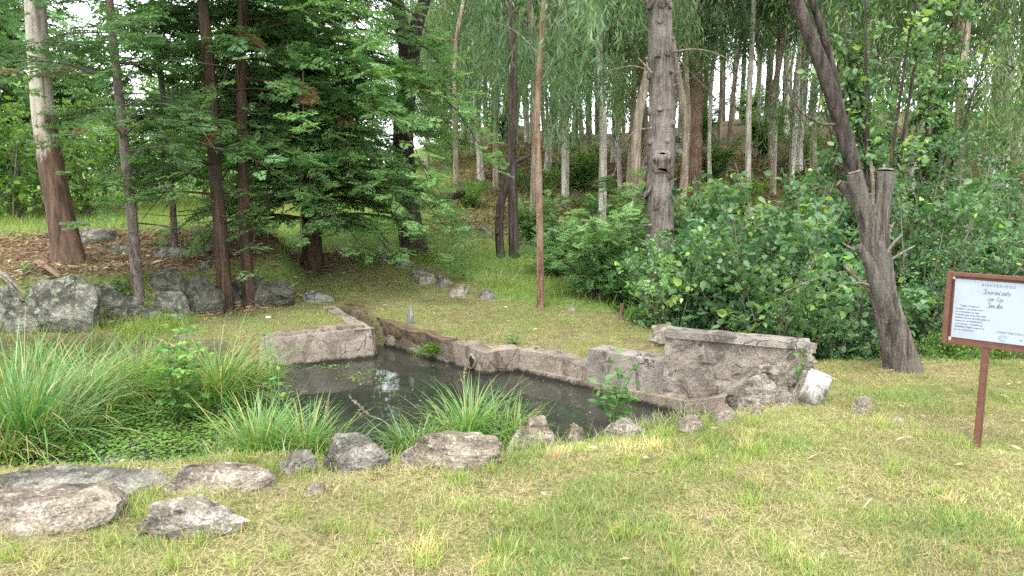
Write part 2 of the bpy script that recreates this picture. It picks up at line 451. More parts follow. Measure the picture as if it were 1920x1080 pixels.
def euc_bark(b):      # pale smooth bark above, red-brown fibrous bark left hanging on the lower trunk
    w = b.coord('Object'); st = b.coord('Object', (15, 15, 1.3))
    sep = b.n('SeparateXYZ', Vector=w)
    n1 = b.noise(st, 1.0, 6, 0.68, 0.5); n2_ = b.noise(b.coord('Object', (4, 4, 1.5)), 1.4, 5, 0.7, 0.6); nf = b.noise(w, 55, 4, 0.7)
    pale = b.ramp(n1, [(0.34, (0.16, 0.125, 0.095)), (0.46, (0.34, 0.30, 0.245)), (0.68, (0.46, 0.425, 0.36))])
    br = b.ramp(n1, [(0.34, (0.045, 0.027, 0.018)), (0.62, (0.165, 0.103, 0.07))])
    hz = b.math('ADD', sep.outputs[2], b.math('MULTIPLY', b.math('SUBTRACT', n2_, 0.5), 2.6))
    f = b.ramp(b.math('DIVIDE', hz, 4.0), [(0.375, 0.0), (0.455, 1.0)])
    c = b.mix(f, br, pale)
    c = b.mix(1.0, c, b.ramp(nf, [(0.3, 0.78), (0.7, 1.15)]), 'MULTIPLY')
    return b.bsdf(c, 0.85, b.bump(b.math('ADD', n1, b.math('ADD', b.math('MULTIPLY', nf, 0.2), b.math('MULTIPLY', f, -0.5))), 0.8, 0.025), 0.2)
mat('euc_bark', euc_bark)

def water_fn(b):
    w = b.world()
    n1 = b.noise(w, 3.0, 3, 0.5); n2_ = b.noise(w, 22.0, 2, 0.5)
    h = b.math('ADD', n1, b.math('MULTIPLY', n2_, 0.12))
    p = b.n('BsdfPrincipled', Base_Color=b.ramp(b.noise(w, 1.5, 4), [(0.35, (0.018, 0.019, 0.015)), (0.7, (0.034, 0.034, 0.028))]), Roughness=0.02, IOR=1.33,
            Normal=b.bump(h, 0.06, 0.02))
    p.inputs['Specular IOR Level'].default_value = 0.6
    return p.outputs[0]
mat('water', water_fn)
mat('rust_paint', lambda b: b.bsdf(b.mix(b.ramp(b.noise(b.coord('Object'), 22, 5, 0.7), [(0.45, 0.0), (0.7, 0.6)]), (0.105, 0.042, 0.028), (0.16, 0.075, 0.05)), 0.5,
                                   b.bump(b.noise(b.coord('Object'), 120, 3), 0.2, 0.004), 0.4))
mat('sign_print', lambda b: b.bsdf(b.mix(b.ramp(b.noise(b.coord('Object'), 6, 4), [(0.48, 0.0), (0.75, 0.6)]), (0.31, 0.355, 0.42), (0.25, 0.275, 0.30)), 0.35, None, 0.4))
mat('ink', lambda b: b.bsdf((0.10, 0.105, 0.12), 0.6))
mat('ink_red', lambda b: b.bsdf((0.28, 0.06, 0.05), 0.6))
mat('glue', lambda b: b.bsdf((0.62, 0.56, 0.44), 0.6))
mat('hole', lambda b: b.bsdf((0.012, 0.011, 0.01), 0.9))  # near-black colour stands in for shade inside the pipe

# ------------------------------------------------------------------ ground, water
def axis(dense0, dense1, step, lo, hi, grow=1.07):
    a = list(np.arange(dense0, dense1 + 1e-6, step))
    s, x = step, dense1
    while x < hi: s *= grow; x += s; a.append(x)
    s, x = step, dense0
    pre = []
    while x > lo: s *= grow; x -= s; pre.append(x)
    return np.array(pre[::-1] + a)

gx = axis(-6.5, 4.6, 0.06, -140, 140)
gy = axis(2.2, 11.0, 0.06, -60, 170)
GX, GY = np.meshgrid(gx, gy)
GZ = terrain(GX.ravel(), GY.ravel())
nx, ny = len(gx), len(gy)
idx = np.arange(nx * ny).reshape(ny, nx)
quads = np.stack([idx[:-1, :-1], idx[:-1, 1:], idx[1:, 1:], idx[1:, :-1]], -1).reshape(-1, 4)
g = Geo().add(np.stack([GX.ravel(), GY.ravel(), GZ], 1), quads)
ground = g.build('ground', MATS['ground'])
ground['kind'] = 'structure'

# edge between mown lawn and wild ground behind it, in plan
LAWN = [(-6, -5), (12, -5), (12, 6.75), (2.2, 6.75), (2.15, 7.4), (1.75, 8.15), (1.35, 9.35), (0.3, 9.7), (-0.35, 10.15), (-1.1, 11.6), (-2.4, 13.3), (-3.3, 12.6), (-2.95, 10.2),
        (-3.3, 9.6), (-4.3, 8.7), (-5.2, 8.2), (-9, 8.2), (-9, -5)]
def masks(x, y):
    lawn = sstep(-0.25, 0.2, sdf_poly(x, y, LAWN) + 0.25 * n2(x, y, 1.2, 41, 3))
    pd = sdf_poly(x, y, POND)
    mud = sstep(-0.10, 0.02, np.maximum(pd, sdf_poly(x, y, CANAL)))
    pl = sstep(-0.1, 0.3, sdf_poly(x, y, BANK))
    hx = sstep(-2.6, 0.6, x + 0.10 * (y - 12))
    litter = np.clip(hx * sstep(12.0, 15.5, y) * (0.85 + 0.8 * n2(x, y, 0.45, 43, 3)) + pl * (0.9 + 0.8 * n2(x, y, 0.6, 47, 3)) * (1 - sstep(11.2, 13.2, y)), 0, 1)
    litter = np.maximum(litter, 0.8 * sstep(2.2, 3.2, x) * sstep(6.9, 7.6, y))
    # needle-strewn floor under the conifers
    for (cx, cy, r) in ((-3.3, 11.9, 1.2), (-3.7, 9.3, 0.8)):
        litter = np.maximum(litter, 0.9 * (1 - sstep(0.3 * r, r, np.hypot(x - cx, y - cy))))
    lush = np.clip((1 - lawn) * (1 - litter) * (1 - pl * 0.3), 0, 1)
    return lawn, litter, mud, lush
mk = masks(GX.ravel(), GY.ravel())
for nm, arr in zip(('m_lawn', 'm_litter', 'm_mud', 'm_lush'), mk):
    a = ground.data.attributes.new(nm, 'FLOAT', 'POINT')
    a.data.foreach_set('value', arr.astype(np.float32))

wp = [(-8.5, 3.6), (-2.5, 3.8), (-1.2, 4.05), (0.2, 4.5), (1.45, 5.1), (2.0, 5.5), (1.8, 6.1), (0.8, 7.2), (0.05, 7.72), (-0.6, 7.95), (-1.5, 8.9), (-2.35, 9.6), (-2.5, 9.3),
      (-1.95, 8.5), (-2.4, 8.0), (-5, 8.3), (-8.5, 8.3)]
me = bpy.data.meshes.new('water')
me.from_pydata([(x, y, WATER) for x, y in wp], [], [tuple(range(len(wp)))])
me.materials.append(MATS['water'])
water = link('pond_water', me)
water['kind'] = 'structure'


# ------------------------------------------------------------------ walls of the pond
def resample(pts, step):
    P = np.asarray(pts, float)
    seg = np.linalg.norm(np.diff(P[:, :2], axis=0), axis=1)
    s_ = np.concatenate([[0], np.cumsum(seg)])
    n = max(2, int(round(s_[-1] / step)) + 1)
    t = np.linspace(0, s_[-1], n)
    t = np.unique(np.concatenate([t, s_]))
    return np.stack([np.interp(t, s_, P[:, k]) for k in range(P.shape[1])], 1)

def wall_strip(pts, zbot, thick, seed=0, amp=0.008, batter=0.0, step=0.04, side=1, freq=3.0, stones=0.0, rough_top=0.0):
    """pts: (x, y, ztop) along the front foot; the body lies on the left (side=1) or right (-1) of the path."""
    P = resample(pts, step)
    tan = np.gradient(P[:, :2], axis=0); tan = unit(tan)
    nor = np.stack([-tan[:, 1], tan[:, 0]], 1) * side
    zt_ = P[:, 2] + rough_top * fbm(np.stack([P[:, 0] * 3, P[:, 1] * 3, P[:, 0] * 0], 1), seed + 5, 3)
    H = float(np.max(zt_) - zbot)
    kf = max(3, int(H / step)); kt = max(2, int(thick / step))
    rings = []
    for j in range(kf + 1):
        f = j / kf
        off = batter * f
        rings.append((np.stack([P[:, 0] + nor[:, 0] * off, P[:, 1] + nor[:, 1] * off, zbot + (zt_ - zbot) * f], 1), 'f'))
    for j in range(1, kt + 1):
        off = batter + (thick - batter) * j / kt
        rings.append((np.stack([P[:, 0] + nor[:, 0] * off, P[:, 1] + nor[:, 1] * off, zt_], 1), 't'))
    rings.append((np.stack([P[:, 0] + nor[:, 0] * thick, P[:, 1] + nor[:, 1] * thick, np.full(len(P), zbot)], 1), 'b'))
    V = []
    for r, kd in rings:
        r = r.copy()
        e = fbm(r * freq * 2.2, seed, 4)
        if kd in 'fb':
            r[:, :2] -= nor * (e * amp * 2)[:, None]
            if stones > 0:
                q = r * np.array([5.2, 5.2, 7.5]) + 0.6 * np.stack([vnoise(r * 4, seed + 1), vnoise(r * 4, seed + 2), vnoise(r * 4, seed + 3)], 1)
                c = np.floor(q); best = np.full(len(r), 9.0); cid = np.zeros(len(r))
                for dx in (-1, 0, 1):
                    for dy in (-1, 0, 1):
                        for dz in (-1, 0, 1):
                            cc = c + np.array([dx, dy, dz])
                            ci = cc.astype(np.int64)
                            o = np.stack([hash01(ci[:, 0], ci[:, 1], ci[:, 2], 91 + k) for k in range(3)], 1)
                            dd = np.linalg.norm(cc + o - q, axis=1)
                            sel = dd < best
                            cid = np.where(sel, hash01(ci[:, 0], ci[:, 1], ci[:, 2], 97), cid)
                            best = np.where(sel, dd, best)
                r[:, :2] -= nor * (stones * ((0.75 - best) * 0.9 + (cid - 0.5) * 1.1))[:, None]
        r[:, 2] += e * amp * (1.6 if kd == 't' else 0.6)
        V.append(r)
    n, m = len(P), len(V)
    A = np.stack(V, 0)
    ii = np.arange(m * n).reshape(m, n)
    q = np.stack([ii[:-1, :-1], ii[:-1, 1:], ii[1:, 1:], ii[1:, :-1]], -1).reshape(-1, 4)
    if side < 0: q = q[:, ::-1]
    ge = Geo().add(A.reshape(-1, 3), q)
    for e in (0, n - 1):                       # end faces
        c = A[:, e].mean(0)
        t = np.array([[j, j + 1, m] for j in range(m - 1)] + [[m - 1, 0, m]])
        ge.add(np.vstack([A[:, e], c]), None, t if (e > 0) == (side > 0) else t[:, ::-1])
    return ge

FL, FR = at(1245, 624, 6.22), at(1467, 637, 5.80)
TOPZ = 0.355
dam = thing('pond_wall', 'weathered concrete and stone wall with coping along the right of the pond', 'wall', (FL[0], FL[1], -0.6))
O = np.array(dam.location)
def part(ge, name, m, parent, kind=None):
    return ge.build(name, MATS[m], parent, O, False, kind)
S1 = at(1100, 700, 6.86)
part(wall_strip([(0.06, 7.46, -0.085), (0.40, 7.17, -0.10), (S1[0] - 0.01, S1[1] + 0.0, -0.10)], -0.8, 0.30, 3, 0.008, 0.03, rough_top=0.014), 'ledge', 'concrete', dam)
blk = part(wall_strip([(-0.60, 7.67, -0.06), (-0.545, 7.615, -0.06), (-0.27, 7.30, -0.085), (0.075, 7.47, -0.075), (0.12, 7.50, -0.075)], -0.8, 0.24, 5, 0.004, 0.012, rough_top=0.006), 'pipe_block', 'concrete', dam)
# pipe mouth: raised ring on the block's left face; a near-black disc paints the bore's shade
hp = np.array([-0.40, 7.452, -0.205]); hn = unit(np.array([-0.753, -0.658, 0.0])); hu = np.array([0, 0, 1.0]); hr = np.cross(hu, hn)
ge = Geo(); k = 14
ang = np.linspace(0, 2 * math.pi, k, endpoint=False)
jag = 1 + 0.18 * np.sin(ang * 3 + 1) + 0.1 * np.sin(ang * 5)
rim = lambda r, d: hp + hn * d + (np.cos(ang) * r * jag * 0.75)[:, None] * hr + (np.sin(ang) * r * jag * 1.15)[:, None] * hu
vv = np.vstack([rim(0.072, 0.0), rim(0.070, 0.022), rim(0.052, 0.02), rim(0.046, -0.05), (hp - hn * 0.05)[None]])
q = [[a * k + j, a * k + (j + 1) % k, (a + 1) * k + (j + 1) % k, (a + 1) * k + j] for a in range(3) for j in range(k)]
t = [[3 * k + j, 3 * k + (j + 1) % k, 4 * k] for j in range(k)]
o = Geo().add(vv[:3 * k], [x for x in q if max(x) < 3 * k]).build('pipe_rim', MATS['concrete'], blk, O)
o = Geo().add(np.vstack([rim(0.053, 0.0195), (hp + hn * 0.012)[None]]), None, [[j, (j + 1) % k, k] for j in range(k)]).build('pipe_mouth', MATS['hole'], blk, O)
part(wall_strip([(S1[0], S1[1], 0.055), (FL[0] + 0.02, FL[1] + 0.02, 0.085)], -0.8, 0.26, 7, 0.004, 0.012, rough_top=0.01), 'low_step', 'coping', dam)
FRb = FR + np.append(unit(FR[:2] - FL[:2]) * 0.17, 0)
part(wall_strip([(FL[0], FL[1], TOPZ - 0.055), (FRb[0], FRb[1], TOPZ - 0.055)], -0.7, 0.24, 9, 0.012, 0.05, 0.03, stones=0.026), 'masonry_face', 'masonry', dam)
dn = unit(np.array([FR[0] - FL[0], FR[1] - FL[1]])); pn = np.array([-dn[1], dn[0]])
c0 = FL[:2] - pn * -0.015 - dn * 0.01; c1 = FR[:2] + pn * 0.015 + dn * 0.22
cp = wall_strip([(c0[0], c0[1], TOPZ), (*(c0 * 0.2 + c1 * 0.8), TOPZ), (*(c1 + pn * 0.03), TOPZ - 0.005), (*(c1 + dn * 0.03 + pn * 0.10), TOPZ - 0.01)], TOPZ - 0.055, 0.23, 11, 0.006, 0.004, 0.03, rough_top=0.008)
part(cp, 'coping', 'coping', dam)
part(wall_strip([(0.16, 7.30, -0.27), (0.68, 6.80, -0.25), (1.02, 6.42, -0.23), (1.42, 6.02, -0.20), (1.72, 5.86, -0.12)], -0.8, 0.16, 13, 0.010, 0.03, rough_top=0.02), 'footing', 'concrete', dam)

bank = thing('concrete_bank', 'pale sloping concrete bank with peeling render left of the inlet', 'wall', (-2.0, 7.95, -0.6))
O = np.array(bank.location)
part(wall_strip([(-2.62, 7.54, -0.04), (-2.42, 7.58, -0.01), (-1.50, 8.04, 0.01), (-1.44, 8.14, 0.01), (-1.72, 8.74, 0.0)], -0.8, 0.30, 17, 0.008, 0.10, rough_top=0.012), 'render_face', 'pale_concrete', bank)
part(wall_strip([(-2.6, 7.67, 0.0), (-2.46, 7.71, 0.022), (-1.62, 8.14, 0.035), (-1.86, 8.72, 0.03), (-2.25, 9.42, 0.05)], -0.06, 0.17, 19, 0.01, 0.02, rough_top=0.02), 'top_edge', 'concrete', bank)
inlet = thing('inlet_wall', 'low crumbling concrete wall under an overhanging turf edge beside the inlet', 'wall', (-1.2, 8.3, -0.6))
O = np.array(inlet.location)
part(wall_strip([(-0.50, 7.63, -0.07), (-0.80, 7.90, -0.075), (-1.50, 8.66, -0.09), (-2.08, 9.50, -0.02)][::-1], -0.8, 0.22, 23, 0.012, 0.02, side=1, rough_top=0.03), 'concrete_face', 'concrete', inlet)
part(wall_strip([(-0.66, 7.83, -0.055), (-0.86, 8.0, -0.05), (-1.50, 8.71, -0.02), (-2.05, 9.53, 0.03), (-2.3, 9.8, 0.02)][::-1], -0.2, 0.12, 29, 0.022, -0.025, side=1, rough_top=0.05), 'turf_edge', 'soil', inlet)

for w_ in (dam, bank, inlet): w_['kind'] = 'thing'
# ------------------------------------------------------------------ rocks
import bmesh
def ico(sub):
    bm = bmesh.new()
    bmesh.ops.create_icosphere(bm, subdivisions=sub, radius=1.0)
    V = np.array([v.co[:] for v in bm.verts]); T = np.array([[v.index for v in f.verts] for f in bm.faces])
    bm.free()
    return V, T
ICO = {k: ico(k) for k in (2, 3, 4)}

def rock_geo(w, d, h, seed, cuts=9, sub=4, rough=1.0, ex=(0.85, 0.85, 0.7)):
    r = np.random.default_rng(seed)
    V, T = ICO[sub]
    V = V.copy()
    V = np.sign(V) * np.abs(V) ** np.array(ex)
    for _ in range(cuts):
        n = r.normal(size=3); n[2] = abs(n[2]) * 0.8 + 0.05; n = unit(n); dd = r.uniform(0.45, 0.88)
        s_ = V @ n
        V -= np.maximum(0, s_ - dd)[:, None] * n * 0.93
    V *= (1 + rough * (0.16 * fbm(V * 1.6 + seed, seed, 3) + 0.14 * fbm(V * 3.5 + seed, seed + 3, 3) + 0.09 * np.abs(fbm(V * 8, seed + 4, 3))))[:, None]
    lo, hi = V.min(0), V.max(0)
    V = (V - (lo + hi) / 2) / ((hi - lo) / 2)
    V *= np.array([w / 2, d / 2, h / 2])
    # bedding ledges
    V[:, 2] += 0.07 * h * rough * vnoise(np.stack([V[:, 0] * 0, V[:, 1] * 0, V[:, 2] / h * 9 + 2 * vnoise(V / max(w, h) * 3, seed + 8)], 1), seed + 9)
    return Geo().add(V, None, T)

def rock(name, u0, u1, vt, vb, dr, m, label, cat='rock', group=None, seed=1, rz=0.0, ry=0.0, rx=0.0, sub=4, cuts=11, bury=0.36, rough=1.0, Y=None, parent=None, lift=None):
    p = gnd((u0 + u1) / 2, vb, lift) if Y is None else at((u0 + u1) / 2, vb, Y)
    w = (u1 - u0) / FPX * p[1]
    if cat == 'boulder': u0, u1, vt = u0 - 12, u1 + 12, vt + (12 if vb > 540 else 0)
    d = w * dr
    Yc = p[1] + d * 0.42
    w = (u1 - u0) / FPX * Yc
    h = at((u0 + u1) / 2, vt, Yc)[2] - p[2]
    H = h / (1 - bury)
    x = at((u0 + u1) / 2, vb, Yc)[0]
    ge = rock_geo(w, d, H, seed, cuts, sub, rough, (1.0, 1.0, 1.0) if cat == 'boulder' else (0.85, 0.85, 0.7))
    o = ge.build(name, MATS[m], parent, smooth=False)
    c = np.array([x, Yc, p[2] + h - H / 2])
    if parent is not None: c = c - np.array(parent.location)
    o.location = tuple(float(k) for k in c)
    o.rotation_euler = (rx, ry, rz)
    if parent is None: tag(o, label, cat, group)
    return o

GB = 'boulders of the left bank'
rock('boulder', -30, 48, 522, 622, 0.9, 'granite', 'grey lichened boulder at the left edge of the picture', 'boulder', GB, 101)
rock('boulder', 50, 196, 494, 624, 0.6, 'granite', 'biggest pale lichened boulder of the left bank, with a sloping right shoulder', 'boulder', GB, 117, 0, R(24))
rock('boulder', 178, 254, 522, 592, 0.8, 'granite', 'low green-grey boulder between the biggest boulder and the slim pine', 'boulder', GB, 103)
rock('boulder', 196, 300, 556, 604, 0.7, 'dark_granite', 'low dark boulder half covered by plants under the slim pine', 'boulder', GB, 104)
rock('boulder', 268, 326, 500, 548, 0.9, 'dark_granite', 'small grey boulder just right of the slim pine trunk', 'boulder', GB, 105, sub=3)
rock('boulder', 280, 345, 532, 592, 0.8, 'granite', 'rounded grey boulder in front of the stacked stones', 'boulder', GB, 106)
rock('boulder', 302, 352, 486, 566, 0.7, 'dark_granite', 'narrow tilted stone leaning on the dark slab', 'boulder', GB, 107, 0, R(-18))
rock('boulder', 338, 412, 502, 590, 0.6, 'dark_granite', 'tall dark upright slab left of the two brown trunks', 'boulder', GB, 108)
rock('boulder', 336, 402, 468, 528, 0.8, 'dark_granite', 'angular grey stone on top of the stack left of the brown trunks', 'boulder', GB, 109, Y=10.0, sub=3)
rock('boulder', 396, 446, 520, 580, 0.8, 'dark_granite', 'dark stone in the gap between the two brown trunks', 'boulder', GB, 110, sub=3)
rock('boulder', 430, 506, 462, 530, 0.8, 'dark_granite', 'top stone of the pile behind the two brown trunks', 'boulder', GB, 111, Y=10.2)
rock('boulder', 436, 512, 508, 572, 0.7, 'dark_granite', 'block at the right end of the stone pile', 'boulder', GB, 112)
rock('boulder', 488, 545, 515, 566, 1.0, 'dark_granite', 'sloping dark stone at the right foot of the pile', 'boulder', GB, 113, sub=3)
rock('boulder', 574, 618, 534, 568, 0.8, 'granite', 'small lone grey boulder on the grass right of the pile', 'boulder', GB, 114, sub=3)
for k, (a_, b_, c_, d_, Y_, lab) in enumerate([
    (18, 70, 556, 626, None, 'mossy stone wedged between the leftmost and the biggest boulder'), (236, 288, 520, 560, 9.2, 'stone tucked behind the slim pine foot'), (250, 312, 566, 604, None, 'flat stone in front of the slim pine foot'),
    (370, 428, 484, 532, 9.9, 'stone on top of the pile left of the left brown trunk'), (404, 452, 474, 530, 10.1, 'stone on top of the pile between the brown trunks'), (470, 512, 474, 520, 10.3, 'rear stone at the right top of the pile'),
    (318, 362, 552, 598, None, 'low stone at the foot of the dark upright slab'), (500, 560, 540, 572, None, 'flat stone trailing off the right foot of the pile')]):
    rock('boulder', a_, b_, c_, d_, 0.8, 'dark_granite' if k % 3 else 'granite', lab, 'boulder', GB, 260 + k, 0.3 * k, R(8 * (k % 3 - 1)), sub=3, Y=Y_)
rock('boulder', 146, 216, 427, 455, 0.8, 'granite', 'pale boulder behind the peeling trunk on the bank', 'boulder', GB, 115, sub=3)
rock('boulder', 104, 146, 392, 432, 0.8, 'dark_granite', 'dark boulder left of the peeling trunk, in the shade', 'boulder', GB, 116, Y=14.0, sub=3)
rock('boulder', 214, 250, 460, 474, 0.8, 'granite', 'small flat stone on the bank left of the slim pine', 'boulder', GB, 118, sub=3)
rock('boulder', 300, 348, 462, 482, 0.8, 'granite', 'small flat stone at the foot of the thinnest left trunk', 'boulder', GB, 119, sub=3)

GL = 'stones along the far edge of the lawn'
for k, (a, b_, c, d, lab) in enumerate([
    (690, 738, 474, 490, 'flat dark stone at the back left of the lawn, beside the grass tuft'),
    (736, 776, 488, 504, 'dark stone at the lawn edge in front of the forked trunk'),
    (772, 806, 502, 520, 'third stone of the lawn edge, counted from the back'),
    (786, 822, 512, 534, 'brownish stone in the middle of the lawn edge row'),
    (816, 850, 514, 540, 'grey rounded stone right of the middle of the lawn edge row'),
    (838, 880, 536, 556, 'low brown stone left of the dark capped stone'),
    (894, 930, 542, 562, 'dark capped stone at the right end of the lawn edge row'),
    (1064, 1080, 573, 582, 'tiny pale stone at the lawn edge in front of the feathery shrub')]):
    rock('edge_stone', a, b_, c, d, 0.9, 'schist' if k in (3, 5, 7) else 'dark_schist', lab, 'stone', GL, 140 + k, sub=3)
GH = 'stones on the hillside'
for k, (a, b_, c, d, lab) in enumerate([
    (868, 892, 416, 432, 'pale stone on the slope above the lawn, left of its neighbour'),
    (890, 930, 426, 446, 'wide pale stone on the slope left of the twin dark trunks'),
    (1036, 1066, 366, 388, 'grey stone up the slope right of the thin red trunk')]):
    rock('hill_stone', a, b_, c, d, 0.9, 'granite', lab, 'stone', GH, 160 + k, sub=3)

GF = 'rocks along the near edge of the pond'
F = lambda *a, **k: rock('rock', *a, **k)
F(592, 736, 808, 886, 0.7, 'dark_schist', 'dark pointed rock at the near pond edge between sedge clumps', 'rock', GF, 219, 0.15, R(-12), bury=0.4, cuts=14)
F(744, 950, 798, 880, 0.55, 'schist', 'largest flat-topped brown rock at the near pond edge', 'rock', GF, 231, -0.12, R(4), rx=R(-8), cuts=12)
F(955, 1052, 782, 842, 0.7, 'schist', 'rounded brown rock right of the largest near rock', 'rock', GF, 203, 0.2, R(8))
F(1056, 1098, 790, 832, 0.8, 'schist', 'small rock with grass between the rounded rock and the low pale one', 'rock', GF, 204, sub=3)
F(1130, 1214, 783, 822, 0.7, 'pale_stone', 'low pale rock sunk in the grass below the leafy wall plant', 'rock', GF, 205)
F(1268, 1322, 778, 810, 0.8, 'schist', 'squarish brown rock in the grass before the wall', 'rock', GF, 206, sub=3)
F(1326, 1388, 756, 792, 0.7, 'schist', 'tan angular rock in the grass below the tall wall', 'rock', GF, 207, sub=3)
F(1408, 1434, 764, 780, 0.9, 'schist', 'little flat stone in the grass before the rubble', 'rock', GF, 208, sub=3)
F(522, 600, 843, 892, 0.6, 'dark_schist', 'small dark wedge rock left of the dark pointed rock', 'rock', GF, 209, 0, R(12))
F(566, 612, 908, 930, 0.8, 'schist', 'tiny tan stone in the grass below the wedge rock', 'rock', GF, 210, sub=3)
F(300, 524, 872, 926, 0.55, 'schist', 'rounded brown end of the long slab at the near left bank', 'rock', GF, 211, 0.03, cuts=5)
F(-120, 330, 884, 936, 0.34, 'dark_schist', 'long flat grey slab edging the cress at the lower left', 'rock', GF, 212, 0.0, cuts=6, rough=0.6)
F(-110, 238, 918, 1006, 0.5, 'schist', 'grey-brown cracked slab in the grass at the lower left corner', 'rock', GF, 213, 0.1, R(-4), cuts=8)
F(258, 476, 934, 1012, 0.42, 'pale_stone', 'low craggy pale rock in the grass, second slab from the lower left', 'rock', GF, 214, 0.12, R(-9), cuts=11, rough=1.6)
GR = 'rubble at the broken end of the wall'
Q = lambda *a, **k: rock('rubble_stone', *a[:2], a[2] - 8, *a[3:], bury=0.25, **k)
Q(1376, 1466, 704, 764, 0.8, 'pale_stone', 'brown slab of rubble at the left foot of the broken wall end', 'stone', GR, 221, 0, R(-10))
Q(1418, 1496, 690, 752, 0.8, 'schist', 'tan rubble stone in the middle of the heap', 'stone', GR, 222, 0.4, R(14))
Q(1478, 1534, 700, 752, 0.8, 'pale_stone', 'pale rubble stone left of the white block', 'stone', GR, 223, 0.2)
Q(1458, 1490, 744, 766, 0.8, 'pale_stone', 'small whitish rubble fragment in front of the heap', 'stone', GR, 224, sub=3)
Q(1490, 1520, 742, 760, 0.9, 'pale_stone', 'smallest whitish fragment beside the white block', 'stone', GR, 225, sub=3)
Q(1594, 1640, 750, 774, 0.5, 'pale_stone', 'thin flat stone lying on the lawn right of the white block', 'stone', GR, 226, 0.4, sub=3)
F(1670, 1694, 780, 790, 0.8, 'pale_stone', 'tiny pale stone in the right lawn below the thin flat stone', 'rock', GF, 227, sub=3)
# masonry stones bared at the broken end: parts of the wall
for k, (a, b_, c, d, Yk) in enumerate([(1456, 1500, 652, 686, 5.9), (1486, 1530, 658, 690, 5.95), (1462, 1504, 680, 716, 5.88), (1496, 1534, 684, 712, 5.92), (1440, 1476, 700, 735, 5.85), (1508, 1530, 640, 664, 6.0)]):
    rock('stone', a, b_, c, d, 0.8, 'pale_stone' if k % 2 else 'schist', '', seed=240 + k, sub=3, Y=Yk, parent=dam, bury=0.05)
# old brick at the left shoulder of the wall and the low stones behind it
rock('rubble_stone', 1216, 1252, 620, 640, 0.8, 'schist', 'reddish broken stone at the left shoulder of the tall wall', 'stone', GR, 250, sub=3, Y=6.7)
rock('rubble_stone', 1222, 1276, 608, 624, 0.8, 'schist', 'flat brown stone on the grass behind the left shoulder of the wall', 'stone', GR, 251, sub=3, Y=7.3)
# white painted block
p = gnd(1532, 764)
ge = Geo()
bw, bd, bh = 0.10, 0.15, 0.27
vv, qq = [], []
bm = bmesh.new(); bmesh.ops.create_cube(bm, size=1.0)
bmesh.ops.bevel(bm, geom=bm.edges[:], offset=0.07, segments=2, affect='EDGES')
bmesh.ops.subdivide_edges(bm, edges=bm.edges[:], cuts=2, use_grid_fill=True)
bmesh.ops.triangulate(bm, faces=bm.faces[:])
V = np.array([v.co[:] for v in bm.verts]); T = np.array([[v.index for v in f.verts] for f in bm.faces]); bm.free()
V = V * np.array([bw, bd, bh]); V[:, 0] *= 1 - 0.5 * V[:, 2]
V += 0.010 * np.stack([fbm(V * 14, 300 + k, 3) for k in range(3)], 1)
o = Geo().add(V, None, T).build('painted_block', MATS['whitewash'])
o.location = (p[0] + 0.02, p[1] + 0.10, p[2] + bh / 2 - 0.03); o.rotation_euler = (R(8), R(14), R(28))
tag(o, 'tilted stone block painted white at the broken end of the wall', 'stone')

# ------------------------------------------------------------------ wood: tapered tubes
def smooth_path(P, n):
    P = np.asarray(P, float)
    t = np.concatenate([[0], np.cumsum(np.linalg.norm(np.diff(P[:, :3], axis=0), axis=1))])
    tt = np.linspace(0, t[-1], n)
    m = np.gradient(P, t, axis=0)
    k = np.clip(np.searchsorted(t, tt, 'right') - 1, 0, len(t) - 2)
    h = (t[k + 1] - t[k])[:, None]; s = ((tt - t[k])[:, None]) / h
    return (2 * s**3 - 3 * s**2 + 1) * P[k] + (s**3 - 2 * s**2 + s) * h * m[k] + (-2 * s**3 + 3 * s**2) * P[k + 1] + (s**3 - s**2) * h * m[k + 1]

